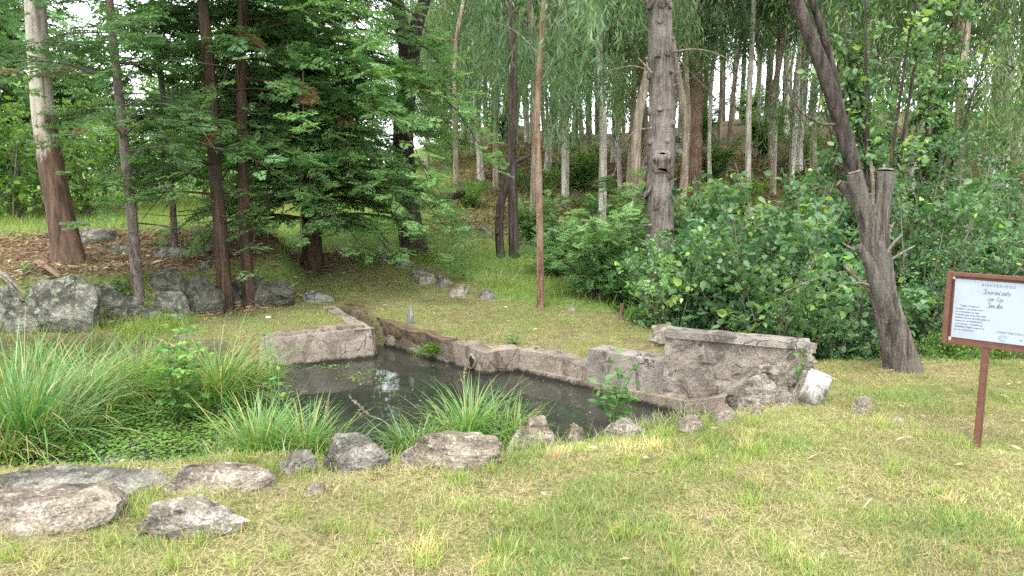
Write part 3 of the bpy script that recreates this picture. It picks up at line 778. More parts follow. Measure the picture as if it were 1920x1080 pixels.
def tube(ge, P, rad, sides=8, bark=0.0, seed=0, flare=0.0, n=None, cap=True, tint=0.5, lumps=3.0):
    """P: control points (k,3); rad: radii at the control points."""
    C = np.column_stack([np.asarray(P, float), np.asarray(rad, float)])
    if n is None: n = max(3, 3 * len(C))
    S = smooth_path(C, n) if len(C) > 2 else np.stack([np.linspace(C[0, k], C[-1, k], n) for k in range(4)], 1)
    p, r = S[:, :3], np.maximum(S[:, 3], 0.0012)
    T = unit(np.gradient(p, axis=0))
    up = np.where(np.abs(T[:, 2:3]) > 0.9, np.array([[1.0, 0, 0]]), np.array([[0, 0, 1.0]]))
    A = unit(np.cross(T, up)); B = np.cross(T, A)
    a = np.linspace(0, 2 * math.pi, sides, endpoint=False)
    ca, sa = np.cos(a), np.sin(a)
    L = np.concatenate([[0], np.cumsum(np.linalg.norm(np.diff(p, axis=0), axis=1))])
    rr = np.repeat(r[:, None], sides, 1)
    if flare: rr = rr * (1 + flare * np.exp(-L / (r[0] * 1.6)))[:, None] * (1 + 0.25 * flare * np.exp(-L / (r[0] * 2.2))[:, None] * np.sin(a * 5 + seed)[None])
    if bark:
        q = np.stack([np.repeat(ca[None] * lumps, n, 0).ravel(), np.repeat(sa[None] * lumps, n, 0).ravel(), np.repeat(L[:, None] * 1.5, sides, 1).ravel()], 1)
        rr = rr * (1 + bark * fbm(q, seed, 3).reshape(n, sides) + 0.6 * bark * fbm(q * np.array([3, 3, 0.8]), seed + 7, 2).reshape(n, sides))
    V = p[:, None] + rr[..., None] * (ca[None, :, None] * A[:, None] + sa[None, :, None] * B[:, None])
    i = np.arange(n * sides).reshape(n, sides)
    j = np.roll(i, -1, 1)
    ge.add(V.reshape(-1, 3), np.stack([i[:-1], i[1:], j[1:], j[:-1]], -1).reshape(-1, 4), None, tint)
    if cap:
        ge.add(np.vstack([V[-1], p[-1] + T[-1] * r[-1] * 0.15]), None, [[k, sides, (k + 1) % sides] for k in range(sides)], tint)
    return p, r, T

# ------------------------------------------------------------------ leaves
def leaves(ge, P, D, L, W, tint, shape='dia', fold=0.15, up=None, r=rng):
    """P base points, D directions (n,3), L lengths, W widths."""
    n = len(P)
    if n == 0: return
    D = unit(D)
    if up is None: up = unit(r.normal(size=(n, 3)) + np.array([0, 0, 1.2]))
    S = unit(np.cross(D, up)); N = np.cross(S, D)
    L = np.broadcast_to(L, (n,))[:, None]; W = np.broadcast_to(W, (n,))[:, None]
    if shape == 'dia':
        v = np.stack([P, P + D * L * 0.45 + S * W * 0.5 + N * W * fold, P + D * L, P + D * L * 0.45 - S * W * 0.5 + N * W * fold], 1)
        q = np.array([[0, 1, 2, 3]])
    elif shape == 'ovate':
        v = np.stack([P, P + D * L * 0.25 + S * W * 0.46 + N * W * fold, P + D * L * 0.62 + S * W * 0.40 + N * W * fold, P + D * L - N * L * 0.06,
                      P + D * L * 0.62 - S * W * 0.40 + N * W * fold, P + D * L * 0.25 - S * W * 0.46 + N * W * fold], 1)
        q = np.array([[0, 1, 2, 3], [0, 3, 4, 5]])
    k = v.shape[1]
    Q = (np.arange(n)[:, None, None] * k + q[None]).reshape(-1, 4)
    ge.add(v.reshape(-1, 3), Q, None, np.repeat(np.broadcast_to(tint, (n,)), k))

def blades(ge, P, az, L, W, lean, curl, tint, segs=2, twist=None):
    n = len(P)
    L = np.broadcast_to(L, (n,)); W = np.broadcast_to(W, (n,)); lean = np.broadcast_to(lean, (n,)); curl = np.broadcast_to(curl, (n,))
    d = np.stack([np.cos(az), np.sin(az), np.zeros(n)], 1)
    tw = az + math.pi / 2 + (0 if twist is None else twist)
    s = np.stack([np.cos(tw), np.sin(tw), np.zeros(n)], 1)
    pos = np.asarray(P, float).copy()
    out = []
    for k in range(segs + 1):
        w = W * (1 - (k / segs) ** 1.6) * 0.5 * (0.75 + 0.5 * (k / segs) if k < segs else 1)
        if k < segs:
            out.append(pos - s * w[:, None]); out.append(pos + s * w[:, None])
            th = lean + curl * (k + 0.5) / segs
            pos = pos + (d * np.sin(th)[:, None] + np.array([0, 0, 1.0]) * np.cos(th)[:, None]) * (L / segs)[:, None]
        else: out.append(pos)
    m = len(out)
    V = np.stack(out, 1)
    base = np.arange(n)[:, None] * m
    q = [base + np.array([[2 * k, 2 * k + 1, 2 * k + 3, 2 * k + 2]]) for k in range(segs - 1)]
    t = base + np.array([[2 * segs - 2, 2 * segs - 1, 2 * segs]])
    ge.add(V.reshape(-1, 3), np.concatenate(q) if q else None, t, np.repeat(np.broadcast_to(tint, (n,)), m))

# ------------------------------------------------------------------ tree builders (local coordinates, base at the origin)
def weeping_crown(fol, wood, trunk, r_t, z0, z1, nb, reach, strands, per, seed, leafL=0.16, leafW=0.022, hang=1.0, up=0.6):
    """Eucalyptus: limbs that rise and arch over, with hanging strands of narrow leaves."""
    r = np.random.default_rng(seed)
    for k in range(nb):
        f = (k + r.uniform(0, 1)) / nb
        z = z0 + (z1 - z0) * f
        i = np.argmin(np.abs(trunk[:, 2] - z))
        b = trunk[i]
        az = r.uniform(0, 2 * math.pi)
        R_ = reach * r.uniform(0.5, 1.1) * (1 - 0.45 * f)
        d = np.array([math.cos(az), math.sin(az), 0])
        P = [b, b + d * R_ * 0.35 + np.array([0, 0, up * R_ * 0.45]), b + d * R_ * 0.72 + np.array([0, 0, up * R_ * 0.6]), b + d * R_ + np.array([0, 0, up * R_ * (0.35 - 0.3 * r.random())])]
        rb = max(0.010, r_t[i] * 0.28)
        pp, _, _ = tube(wood, P, [rb, rb * 0.7, rb * 0.45, rb * 0.2], 5, cap=False, n=10)
        n = strands
        idx = r.uniform(0.25, 1.0, n)
        st = np.stack([np.interp(idx * (len(pp) - 1), np.arange(len(pp)), pp[:, c]) for c in range(3)], 1)
        st += r.normal(size=(n, 3)) * np.array([0.22, 0.22, 0.18]) * reach * 0.33
        Ls = r.uniform(0.35, 1.15, n) * hang
        sway = r.normal(size=(n, 2)) * 0.16
        out = unit(st - b) * np.array([1, 1, 0])
        s = (np.arange(per)[None] + r.uniform(0, 1, (n, per))) / per
        x = st[:, None, :] + np.stack([sway[:, :1] * s + out[:, :1] * 0.25 * np.sqrt(s), sway[:, 1:] * s + out[:, 1:2] * 0.25 * np.sqrt(s), -Ls[:, None] * s ** 1.2], -1)
        D = r.normal(size=(n * per, 3)) * 0.42 + np.array([0, 0, -0.95])
        tn = np.clip(0.5 + 0.2 * r.normal(size=n)[:, None] + 0.13 * r.normal(size=(n, per)), 0.07, 1).ravel()
        tn[r.random(n * per) < 0.012] = 0
        leaves(fol, x.reshape(-1, 3), D, leafL * r.uniform(0.6, 1.2, n * per), leafW * r.uniform(0.7, 1.3, n * per), tn, 'dia', 0.1, unit(r.normal(size=(n * per, 3))), r)

def spray_proto(seed, tert=3, nsec=9):
    """Flat conifer spray along +x in the xy plane, unit length: segments (base, dir, len, width)."""
    r = np.random.default_rng(seed)
    B, D, L, W = [], [], [], []
    for k in range(nsec):
        t = 0.08 + 0.9 * k / nsec
        for sgn in (-1, 1):
            l2 = 0.42 * (1 - t) ** 0.7 * r.uniform(0.75, 1.1) + 0.05
            a = R(48) * sgn * r.uniform(0.75, 1.15)
            d = np.array([math.cos(a), math.sin(a), r.normal() * 0.12])
            b = np.array([t, 0, -0.10 * t * t])
            B.append(b); D.append(d); L.append(l2); W.append(0.05)
            for m in range(tert):
                tt = 0.25 + 0.6 * m / tert
                for s2 in (-1, 1):
                    a2 = a + s2 * R(42)
                    B.append(b + d * l2 * tt); D.append([math.cos(a2), math.sin(a2), r.normal() * 0.25 - 0.12]); L.append(l2 * 0.42 * (1.1 - tt) + 0.04); W.append(0.05)
    B.append([0, 0, 0]); D.append([1, 0, -0.1]); L.append(1.0); W.append(0.03)
    return np.array(B), unit(np.array(D, float)), np.array(L), np.array(W)

def sprays(fol, P, D, size, tint, seed, protos, droop=0.0, wk=1.0):
    """Place whole sprays at P along D."""
    r = np.random.default_rng(seed)
    n = len(P)
    D = unit(D)
    up = unit(np.array([0, 0, 1.0]) + r.normal(size=(n, 3)) * 0.45)
    S = unit(np.cross(up, D)); N = np.cross(D, S)
    which = r.integers(0, len(protos), n)
    for w, (B, d, L, W) in enumerate(protos):
        sel = which == w
        m = int(sel.sum())
        if not m: continue
        M = np.stack([D[sel], S[sel], N[sel]], 1)                       # rows: x', y', z'
        sz = size[sel][:, None, None]
        BB = P[sel][:, None] + np.einsum('kj,mjc->mkc', B, M) * sz
        DD = np.einsum('kj,mjc->mkc', d, M)
        DD[..., 2] -= droop
        UU = np.repeat(N[sel][:, None], len(L), 1)
        UU = UU + r.normal(size=UU.shape) * 0.5
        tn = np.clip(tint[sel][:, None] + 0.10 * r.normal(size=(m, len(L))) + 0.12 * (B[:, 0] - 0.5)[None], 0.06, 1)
        dead = r.random(m) < 0.012
        tn[dead] = 0
        leaves(fol, BB.reshape(-1, 3), DD.reshape(-1, 3), (L[None] * size[sel][:, None]).ravel(), (W[None] * size[sel][:, None]).ravel() * wk, tn.ravel(), 'dia', 0.12, unit(UU).reshape(-1, 3), r)

PROT = [spray_proto(k, 2, 5) for k in range(6)]
PROT_L = [spray_proto(10 + k, 2, 7) for k in range(3)]

def conifer_branches(fol, wood, trunk, rt, z0, z1, nb, reach, seed, size=0.55, per=14, drop=0.25, protos=PROT, az_bias=None, dens=1.0, tint=0.5, reach_pow=0.6):
    r = np.random.default_rng(seed)
    for k in range(nb):
        f = (k + r.uniform(0, 1)) / nb
        z = z0 + (z1 - z0) * f
        i = np.argmin(np.abs(trunk[:, 2] - z))
        b = trunk[i]
        az = r.uniform(0, 2 * math.pi) if az_bias is None or r.random() < 0.35 else r.normal(az_bias[0], az_bias[1])
        R_ = reach * r.uniform(0.6, 1.1) * max(0.12, (1 - f)) ** reach_pow
        d = np.array([math.cos(az), math.sin(az), 0])
        rise = r.uniform(-0.05, 0.22)
        P = [b, b + d * R_ * 0.4 + np.array([0, 0, rise * R_ * 0.5]), b + d * R_ * 0.75 + np.array([0, 0, rise * R_ * 0.3 - drop * R_ * 0.25]), b + d * R_ + np.array([0, 0, -drop * R_])]
        rb = max(0.008, rt[i] * 0.22)
        pp, _, TT = tube(wood, P, [rb, rb * 0.7, rb * 0.4, rb * 0.15], 5, cap=False, n=12)
        m = int(per * dens * R_ / reach * r.uniform(0.8, 1.2)) + 2
        s = np.sort(r.uniform(0.18, 1.0, m)); s[-1] = 1.0
        q = s * (len(pp) - 1)
        X = np.stack([np.interp(q, np.arange(len(pp)), pp[:, c]) for c in range(3)], 1)
        sgn = np.where(np.arange(m) % 2 == 0, 1, -1)
        aa = az + sgn * r.uniform(0.25, 1.15, m)
        aa[-1] = az
        D = np.stack([np.cos(aa), np.sin(aa), r.normal(-0.10, 0.16, m)], 1)
        X = X + r.normal(size=X.shape) * 0.04
        sprays(fol, X, D, size * (1.15 - 0.5 * s) * r.uniform(0.7, 1.2, m), np.clip(tint + 0.25 * (s - 0.5) + 0.12 * r.normal(size=m), 0.1, 1), seed * 131 + k, protos, 0.08)  # tint climbs outward, so light on the outer sprays is partly painted in

def leafy(fol, wood, base, stems, H, spread, leaf, nl, seed, tint=0.55, shape='ovate', twig=6, lean=(0, 0), low=0.1, wr=0.62):
    """Broadleaf shrub or young tree: stems from the base, twigs, and leaves set along the twigs."""
    r = np.random.default_rng(seed)
    for k in range(stems):
        az = r.uniform(0, 2 * math.pi)
        h = H * r.uniform(0.6, 1.05)
        o = np.array([math.cos(az), math.sin(az), 0]) * spread * r.uniform(0.25, 1.0)
        b = np.asarray(base) + np.append(r.normal(size=2) * 0.08 * spread, -0.05)
        P = [b, b + o * 0.35 + np.array([lean[0] * 0.3, lean[1] * 0.3, h * 0.45]), b + o + np.array([lean[0], lean[1], h])]
        rb = 0.006 + 0.006 * H
        pp, _, _ = tube(wood, P, [rb, rb * 0.6, rb * 0.15], 5, cap=False, n=12)
        for j in range(twig):
            f = r.uniform(low, 1.0)
            x = np.array([np.interp(f * 11, np.arange(12), pp[:, c]) for c in range(3)])
            a2 = r.uniform(0, 2 * math.pi)
            tl = (0.25 + 0.35 * (1 - f)) * r.uniform(0.6, 1.2) * max(0.5, spread * 0.9)
            e = x + np.array([math.cos(a2) * tl, math.sin(a2) * tl, tl * r.uniform(0.0, 0.7)])
            mid = (x + e) / 2 + np.array([0, 0, 0.06 * tl])
            tube(wood, [x, mid, e], [rb * 0.25, rb * 0.18, rb * 0.08], 3, cap=False, n=4)
            n = nl
            s = r.uniform(0.12, 1.05, n)[:, None]
            X = x * (1 - s) + e * s + 0.06 * tl * np.sin(s * 3.1) * np.array([[0, 0, 1]]) + r.normal(size=(n, 3)) * leaf * 0.55
            D = unit(e - x) * 0.5 + r.normal(size=(n, 3)) * 0.7 + np.array([0, 0, -0.25])
            tn = np.clip(tint + 0.16 * r.normal() + 0.13 * r.normal(size=n), 0, 0.96)
            tn[r.random(n) < 0.03] = 1.0
            LL = leaf * r.uniform(0.4, 1.2, n)
            leaves(fol, X, D, LL, LL * wr * r.uniform(0.85, 1.15, n), tn, shape, 0.12, unit(r.normal(size=(n, 3)) * 0.6 + np.array([0, -0.25, 1.0])), r)

def knots(ge, p, r, n, seed, size=(0.03, 0.10), side=6, zr=(0.1, 1.0), kk=1.0):
    rr = np.random.default_rng(seed)
    for k in range(n):
        i = int(rr.uniform(*zr) * (len(p) - 1))
        a = rr.uniform(0, 2 * math.pi)
        d = unit(np.array([math.cos(a), math.sin(a), rr.uniform(-0.1, 0.5)]))
        L = r[i] + rr.uniform(*size)
        kr = rr.uniform(0.012, 0.026) * kk
        tube(ge, [p[i] + d * r[i] * 0.7, p[i] + d * (r[i] + 0.02), p[i] + d * L], [kr * 1.5, kr * 1.1, kr * 0.9], side, 0.1, seed + k)

# ------------------------------------------------------------------ the foreground trees of the left bank
GT = 'trees standing at the left bank'
def path_px(pts, Y):
    out = []
    for q in pts:
        out.append(at(q[0], q[1], Y if len(q) < 3 else q[2]))
    return np.array(out)

def trunk_px(base_uv, pts, width_px, Ydrift=0.0, extra=4.0, Y=None):
    """Trunk path from its foot on the ground through picture points, carried on upward; returns base, path (local), r at foot."""
    b = gnd(*base_uv) if Y is None else at(base_uv[0], base_uv[1], Y)
    P = [b + np.array([0, 0, -0.12])] + [at(u, v, b[1] + Ydrift * (i + 1)) for i, (u, v) in enumerate(pts)]
    d = unit(P[-1] - P[-2])
    P.append(P[-1] + d * extra)
    return b, np.array(P) - b, width_px / FPX * b[1] / 2

# peeling eucalyptus
b, P, r0 = trunk_px((132, 492), [(112, 395), (88, 260), (74, 130), (66, 0)], 46, 0.05, 7)
t = thing('eucalyptus_tree', 'stout eucalyptus with pale bark peeling off a red-brown foot on the left bank', 'tree', b, GT)
wd = Geo(); pp, rr, TT = tube(wd, P, [r0 * 1.12, r0 * 1.0, r0 * 0.9, r0 * 0.82, r0 * 0.76, r0 * 0.5], 22, 0.05, 5, 0.30, 60)
wd.build('trunk', MATS['euc_bark'], t)
bk = Geo(); rb = np.random.default_rng(3)
for k in range(34):                                                  # strips of bark curling away
    i = int(rb.uniform(0.16, 0.75) * 59); a = rb.uniform(0, 6.28)
    d = np.array([math.cos(a), math.sin(a), 0]); s_ = np.array([-d[1], d[0], 0]); w = rb.uniform(0.012, 0.04); l = rb.uniform(0.10, 0.42)
    x = pp[i] + d * rr[i] * 1.0
    q = [x, x + d * 0.012 - np.array([0, 0, l * 0.5]), x + d * rb.uniform(0.02, 0.09) - np.array([0, 0, l])]
    if rb.random() < 0.4: q[2] = x + d * 0.05 - np.array([0, 0, l * 0.35])
    vv = np.array([[c - s_ * w * e, c + s_ * w * e] for c, e in zip(q, (1, 0.8, 0.35))]).reshape(-1, 3)
    bk.add(vv, [[0, 1, 3, 2], [2, 3, 5, 4]], None, rb.uniform(0.1, 0.9))
bk.build('bark_strips', MATS['litter'], t, kind='stuff')
fo, br = Geo(), Geo()
weeping_crown(fo, br, pp, rr, 4.2, 10.5, 16, 2.6, 40, 12, 41, 0.17, 0.026, 1.2)
br.build('limbs', MATS['bark_tan'], t); fo.build('crown', MATS['eucalypt'], t, kind='stuff')

# slim pines and brown-barked conifers
def conifer_px(name, label, base_uv, pts, wpx, bark_m, leaf_m, z0, nb, reach, seed, size, per, drop=0.22, tint=0.5, dead=0, extra=4.0, drift=0.0, protos=PROT_L, knot=10, top=None, az=None):
    b, P, r0 = trunk_px(base_uv, pts, wpx, drift, extra)
    t = thing(name, label, 'tree', b, GT)
    wd = Geo()
    rad = np.linspace(r0 * 1.05, r0 * 0.62, len(P)); rad[-1] = r0 * 0.3
    pp, rr, TT = tube(wd, P, rad, 16, 0.06, seed, 0.28, 46)
    knots(wd, pp, rr, knot, seed + 1, (0.015, 0.06))
    wd.build('trunk', MATS[bark_m], t)
    fo, br = Geo(), Geo()
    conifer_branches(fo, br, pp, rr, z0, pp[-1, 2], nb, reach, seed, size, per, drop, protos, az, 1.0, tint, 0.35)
    r = np.random.default_rng(seed + 9)
    for k in range(dead):                                            # bare dead twigs below the crown
        z = r.uniform(0.7, z0 + 1.5); i = np.argmin(np.abs(pp[:, 2] - z)); a = r.uniform(0, 6.28)
        d = np.array([math.cos(a), math.sin(a), 0]); l = r.uniform(0.5, 1.5)
        tube(br, [pp[i], pp[i] + d * l * 0.5 + np.array([0, 0, r.uniform(-.1, .15)]), pp[i] + d * l + np.array([0, 0, r.uniform(-.45, .2)])], [0.009, 0.006, 0.002], 4, cap=False, n=6)
    br.build('branches', MATS[bark_m], t, kind='stuff')
    fo.build('crown', MATS[leaf_m], t, kind='stuff')
    return t
conifer_px('pine_tree', 'slim grey-barked pine rooted among the bank boulders', (258, 556), [(250, 430), (238, 320), (226, 210), (205, 0)], 20, 'bark_pine', 'pine', 1.5, 60, 1.9, 51, 0.42, 14, dead=12, protos=PROT_L)
conifer_px('pine_tree', 'thinnest bare pine trunk behind the boulders with sparse twigs', (328, 478), [(324, 390), (314, 260), (300, 130), (284, 0)], 12, 'bark_pine', 'pine', 1.2, 54, 1.8, 53, 0.42, 13, dead=10)
conifer_px('conifer_tree', 'dark brown trunk left of its twin, in front of the stone pile', (424, 580), [(414, 440), (402, 300), (396, 180), (380, 0)], 26, 'bark_brown', 'conifer', 1.45, 46, 1.9, 57, 0.5, 15, dead=8, az=(R(150), 0.9))
conifer_px('conifer_tree', 'dark brown trunk right of its twin, nearest the great drooping conifer', (467, 570), [(460, 440), (455, 300), (452, 160), (455, 0)], 23, 'bark_brown', 'conifer', 1.9, 44, 1.7, 59, 0.5, 15, dead=6)

# the great drooping conifer
b = np.array([-3.15, 11.7, 0]); b[2] = zt(b[0], b[1])
t = thing('conifer_tree', 'great dark green conifer with drooping feathery branches down to the ground', 'tree', b, GT)
wd = Geo(); pp, rr, TT = tube(wd, [(0, 0, -0.2), (0.05, 0, 3), (0.0, 0.1, 7), (0, 0, 12)], [0.15, 0.14, 0.11, 0.03], 14, 0.06, 61, 0.3, 40)
wd.build('trunk', MATS['bark_brown'], t)
fo, br = Geo(), Geo()
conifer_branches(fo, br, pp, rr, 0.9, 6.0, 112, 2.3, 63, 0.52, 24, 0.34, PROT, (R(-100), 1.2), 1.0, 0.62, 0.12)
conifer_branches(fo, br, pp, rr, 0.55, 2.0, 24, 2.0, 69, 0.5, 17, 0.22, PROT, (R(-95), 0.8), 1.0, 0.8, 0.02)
conifer_branches(fo, br, pp, rr, 1.6, 5.6, 46, 3.0, 67, 0.60, 28, 0.36, PROT, (R(-90), 0.8), 1.0, 0.8, 0.10)  # long outer boughs: lighter tint paints in the light they lack
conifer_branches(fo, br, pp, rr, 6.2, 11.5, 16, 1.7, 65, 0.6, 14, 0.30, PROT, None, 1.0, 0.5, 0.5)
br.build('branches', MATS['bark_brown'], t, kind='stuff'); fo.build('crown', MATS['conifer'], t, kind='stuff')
print('conifer tris', fo.tris())

# forked dark tree behind it
b = gnd(778, 470)
Yb = b[1]
t = thing('dark_tree', 'big dark furrowed trunk that forks high behind the drooping conifer', 'tree', b)
wd = Geo()
P = path_px([(776, 474), (764, 380), (756, 260), (764, 150), (768, 92)], Yb) - b
r0 = 45 / FPX * Yb / 2
pp, rr, _ = tube(wd, P, [r0 * 1.0, r0 * 0.95, r0 * 0.85, r0 * 0.8, r0 * 0.85], 22, 0.08, 71, 0.22, 50, lumps=4)
tube(wd, path_px([(766, 110), (752, 40), (745, 0), (735, -150), (700, -330)], Yb) - b, [r0 * 0.7, r0 * 0.55, r0 * 0.5, r0 * 0.4, r0 * 0.2], 14, 0.08, 72, n=24)
tube(wd, path_px([(768, 110), (782, 45), (800, -10), (840, -140), (900, -330)], Yb) - b, [r0 * 0.7, r0 * 0.52, r0 * 0.46, r0 * 0.36, r0 * 0.2], 14, 0.08, 73, n=24)
wd.build('trunk', MATS['bark_black'], t)
fo, br = Geo(), Geo()
leafy(fo, br, path_px([(735, -160)], Yb)[0] - b, 9, 3.2, 2.2, 0.13, 30, 74, 0.35, 'dia', 12, wr=0.5)
br.build('limbs', MATS['bark_black'], t); fo.build('crown', MATS['poplar'], t, kind='stuff')

# ------------------------------------------------------------------ trees of the middle distance
GM = 'single trees at the foot of the hill'
def pole(name, label, base_uv, pts, wpx, bark_m, crown=None, seed=1, Y=None, extra=4.0, sides=14, bark=0.06, knot=0, flare=0.2, group=GM, taper=0.65, ksize=(0.02, 0.10), lumps=3.0, kfar=None):
    b, P, r0 = trunk_px(base_uv, pts, wpx, 0.0, extra, Y)
    t = thing(name, label, 'tree', b, group)
    wd = Geo()
    rad = np.linspace(r0 * 1.03, r0 * taper, len(P)); rad[-1] = r0 * taper * 0.55
    pp, rr, TT = tube(wd, P, rad, sides, bark, seed, flare, 50, lumps=lumps)
    if knot: knots(wd, pp, rr, knot, seed + 3, ksize, kk=1.7 if knot > 30 else 1.0, zr=(0.1, 0.55) if knot > 30 else (0.1, 1.0))
    wd.build('trunk', MATS[bark_m], t)
    if crown:
        fo, br = Geo(), Geo()
        weeping_crown(fo, br, pp, rr, *crown, seed=seed + 5)
        br.build('limbs', MATS['twig'], t); fo.build('crown', MATS['eucalypt'], t, kind='stuff')
    return t, b, pp, rr, TT
#            z0, z1, nb, reach, strands, per
pole('slim_tree', 'thin straight trunk with red-brown peeling bark at the lawn edge', (1014, 577), [(1013, 480), (1010, 330), (1007, 230), (1012, 120), (1020, 0)], 14, 'bark_red', (2.6, 8.5, 20, 1.5, 26, 12), 81, extra=5)
pole('dark_tree', 'straight dark trunk, right one of the twin trunks on the slope', (965, 480), [(962, 400), (960, 300), (962, 150), (958, 0)], 20, 'bark_dark', None, 83, knot=8, extra=6)
tw = pole('dark_tree', 'crooked dark trunk, left one of the twin trunks on the slope', (940, 480), [(936, 440), (938, 390), (950, 330), (952, 298)], 16, 'bark_dark', None, 85, knot=6, extra=0.05, taper=0.9)
br = Geo(); r = np.random.default_rng(5)
_, b2, pp2, rr2, _ = tw
for (u0, v0, u1, v1, u2, v2, rad) in [(950, 312, 985, 296, 996, 290, 0.045), (945, 312, 925, 305, 905, 302, 0.02), (955, 260, 920, 300, 880, 345, 0.012), (958, 350, 940, 352, 905, 372, 0.012), (955, 355, 900, 385, 860, 425, 0.012),
                                     (962, 380, 990, 345, 985, 320, 0.01), (950, 400, 900, 340, 870, 330, 0.009), (965, 290, 985, 330, 990, 365, 0.011), (958, 230, 930, 265, 925, 300, 0.009)]:
    br = Geo(); tube(br, path_px([(u0, v0), (u1, v1), (u2, v2)], b2[1]) - b2, [rad, rad * 0.7, rad * 0.25], 5, 0.15, int(u0), n=8)
    br.build('dead_branch', MATS['bark_dark'], tw[0])

# large knotty trunk
t, b, pp, rr, TT = pole('knotty_tree', 'thick grey trunk studded with branch stubs rising behind the leafy shrubs', (1236, 566), [(1236, 470), (1238, 330), (1242, 200), (1238, 80), (1236, 0)], 55, 'bark_grey', None, 91, Y=10.4, extra=7,
                         sides=26, bark=0.05, knot=70, flare=0.1, group=None, taper=0.72, ksize=(0.012, 0.05), lumps=3.5)
br = Geo()
for (c, rad) in [([(1222, 137), (1205, 118), (1196, 108)], 0.022), ([(1216, 132), (1190, 124), (1150, 130), (1125, 136)], 0.012), ([(1222, 240), (1190, 246), (1165, 285), (1150, 330)], 0.013),
                 ([(1222, 422), (1205, 423), (1190, 420)], 0.022), ([(1225, 458), (1208, 452), (1196, 448)], 0.02), ([(1262, 97), (1300, 92), (1360, 108), (1400, 140)], 0.013), ([(1262, 96), (1290, 130), (1340, 180)], 0.007),
                 ([(1262, 160), (1290, 150), (1330, 120)], 0.006)]:
    br = Geo(); tube(br, path_px(c, b[1] - 0.15) - b, np.linspace(rad, rad * 0.35, len(c)), 7, 0.1, int(c[-1][0]), n=12)
    br.build('branch_stub', MATS['twig'], t)
fo, brc = Geo(), Geo()
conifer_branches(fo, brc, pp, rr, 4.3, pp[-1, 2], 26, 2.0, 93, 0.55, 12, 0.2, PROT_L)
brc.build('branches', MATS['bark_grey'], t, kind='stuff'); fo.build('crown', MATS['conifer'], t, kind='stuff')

# dead leaning tree
b = gnd(1692, 692)
Yb = b[1]
t = thing('dead_tree', 'dead leaning tree with sawn-off limbs at the right edge of the lawn', 'tree', b)
px = lambda pts, dY=0.0: path_px(pts, Yb + dY) - b
mm = Yb / FPX / 2
wd = Geo()
tube(wd, np.vstack([px([(1698, 706), (1680, 640), (1655, 550), (1640, 470), (1622, 400), (1602, 325)])]), [66 * mm, 56 * mm, 48 * mm, 42 * mm, 32 * mm, 29 * mm], 28, 0.12, 101, 0.10, 70, lumps=5)
tube(wd, px([(1672, 600), (1654, 500), (1648, 440), (1654, 385), (1661, 322)], 0.03), [30 * mm, 38 * mm, 34 * mm, 29 * mm, 34 * mm], 22, 0.10, 103, 0, 40, lumps=4)
tube(wd, px([(1625, 460), (1605, 380), (1575, 345)], 0.10), [18 * mm, 20 * mm, 19 * mm], 16, 0.08, 104, 0, 20)
tube(wd, px([(1668, 600), (1640, 520), (1622, 480), (1608, 462)], -0.10), [30 * mm, 24 * mm, 19 * mm, 17 * mm], 14, 0.08, 105, 0, 20)
wd.build('trunk', MATS['bark_dead'], t)
st = Geo()
tube(st, px([(1625, 420), (1604, 330), (1578, 235), (1548, 140), (1520, 70), (1488, -10), (1440, -130), (1400, -230)], 0.12), [30 * mm, 30 * mm, 29 * mm, 27 * mm, 25 * mm, 22 * mm, 17 * mm, 12 * mm], 18, 0.07, 106, 0, 60)
tube(st, px([(1580, 235), (1566, 150), (1545, 70), (1522, 0), (1490, -90)], 0.16), [13 * mm, 14 * mm, 13 * mm, 12 * mm, 8 * mm], 12, 0.07, 107, 0, 36)
st.build('leaning_stem', MATS['bark_black'], t)
for c, rad, dY, m in [([(1636, 395), (1636, 340), (1633, 302)], 9, -0.02, 'cut_wood'), ([(1640, 400), (1650, 360), (1655, 335)], 6, -0.12, 'bark_dead'), ([(1660, 480), (1676, 455), (1692, 440)], 7, -0.05, 'twig'),
                      ([(1668, 488), (1690, 475), (1715, 461)], 6, 0.0, 'twig'), ([(1664, 440), (1672, 425), (1678, 416)], 6, 0.0, 'twig'), ([(1650, 462), (1650, 455), (1650, 452)], 13, -0.2, 'cut_wood'),
                      ([(1630, 545), (1605, 520), (1582, 498)], 8, -0.05, 'twig'), ([(1630, 535), (1612, 530), (1600, 532)], 5, -0.1, 'twig'),
                      ([(1572, 233), (1540, 232), (1510, 215), (1482, 180), (1474, 140), (1478, 110)], 6, 0.1, 'bark_dead'), ([(1606, 470), (1590, 462), (1580, 455)], 4, -0.1, 'twig'),
                      ([(1606, 505), (1560, 515), (1510, 530), (1470, 548)], 3, 0.3, 'twig')]:
    q = px(c, dY)
    ge = Geo(); tube(ge, q, np.linspace(rad, rad * 0.55, len(c)) * mm * 1.0, 8, 0.12, int(c[0][0]), n=14)
    ge.build('branch_stub', MATS[m], t)
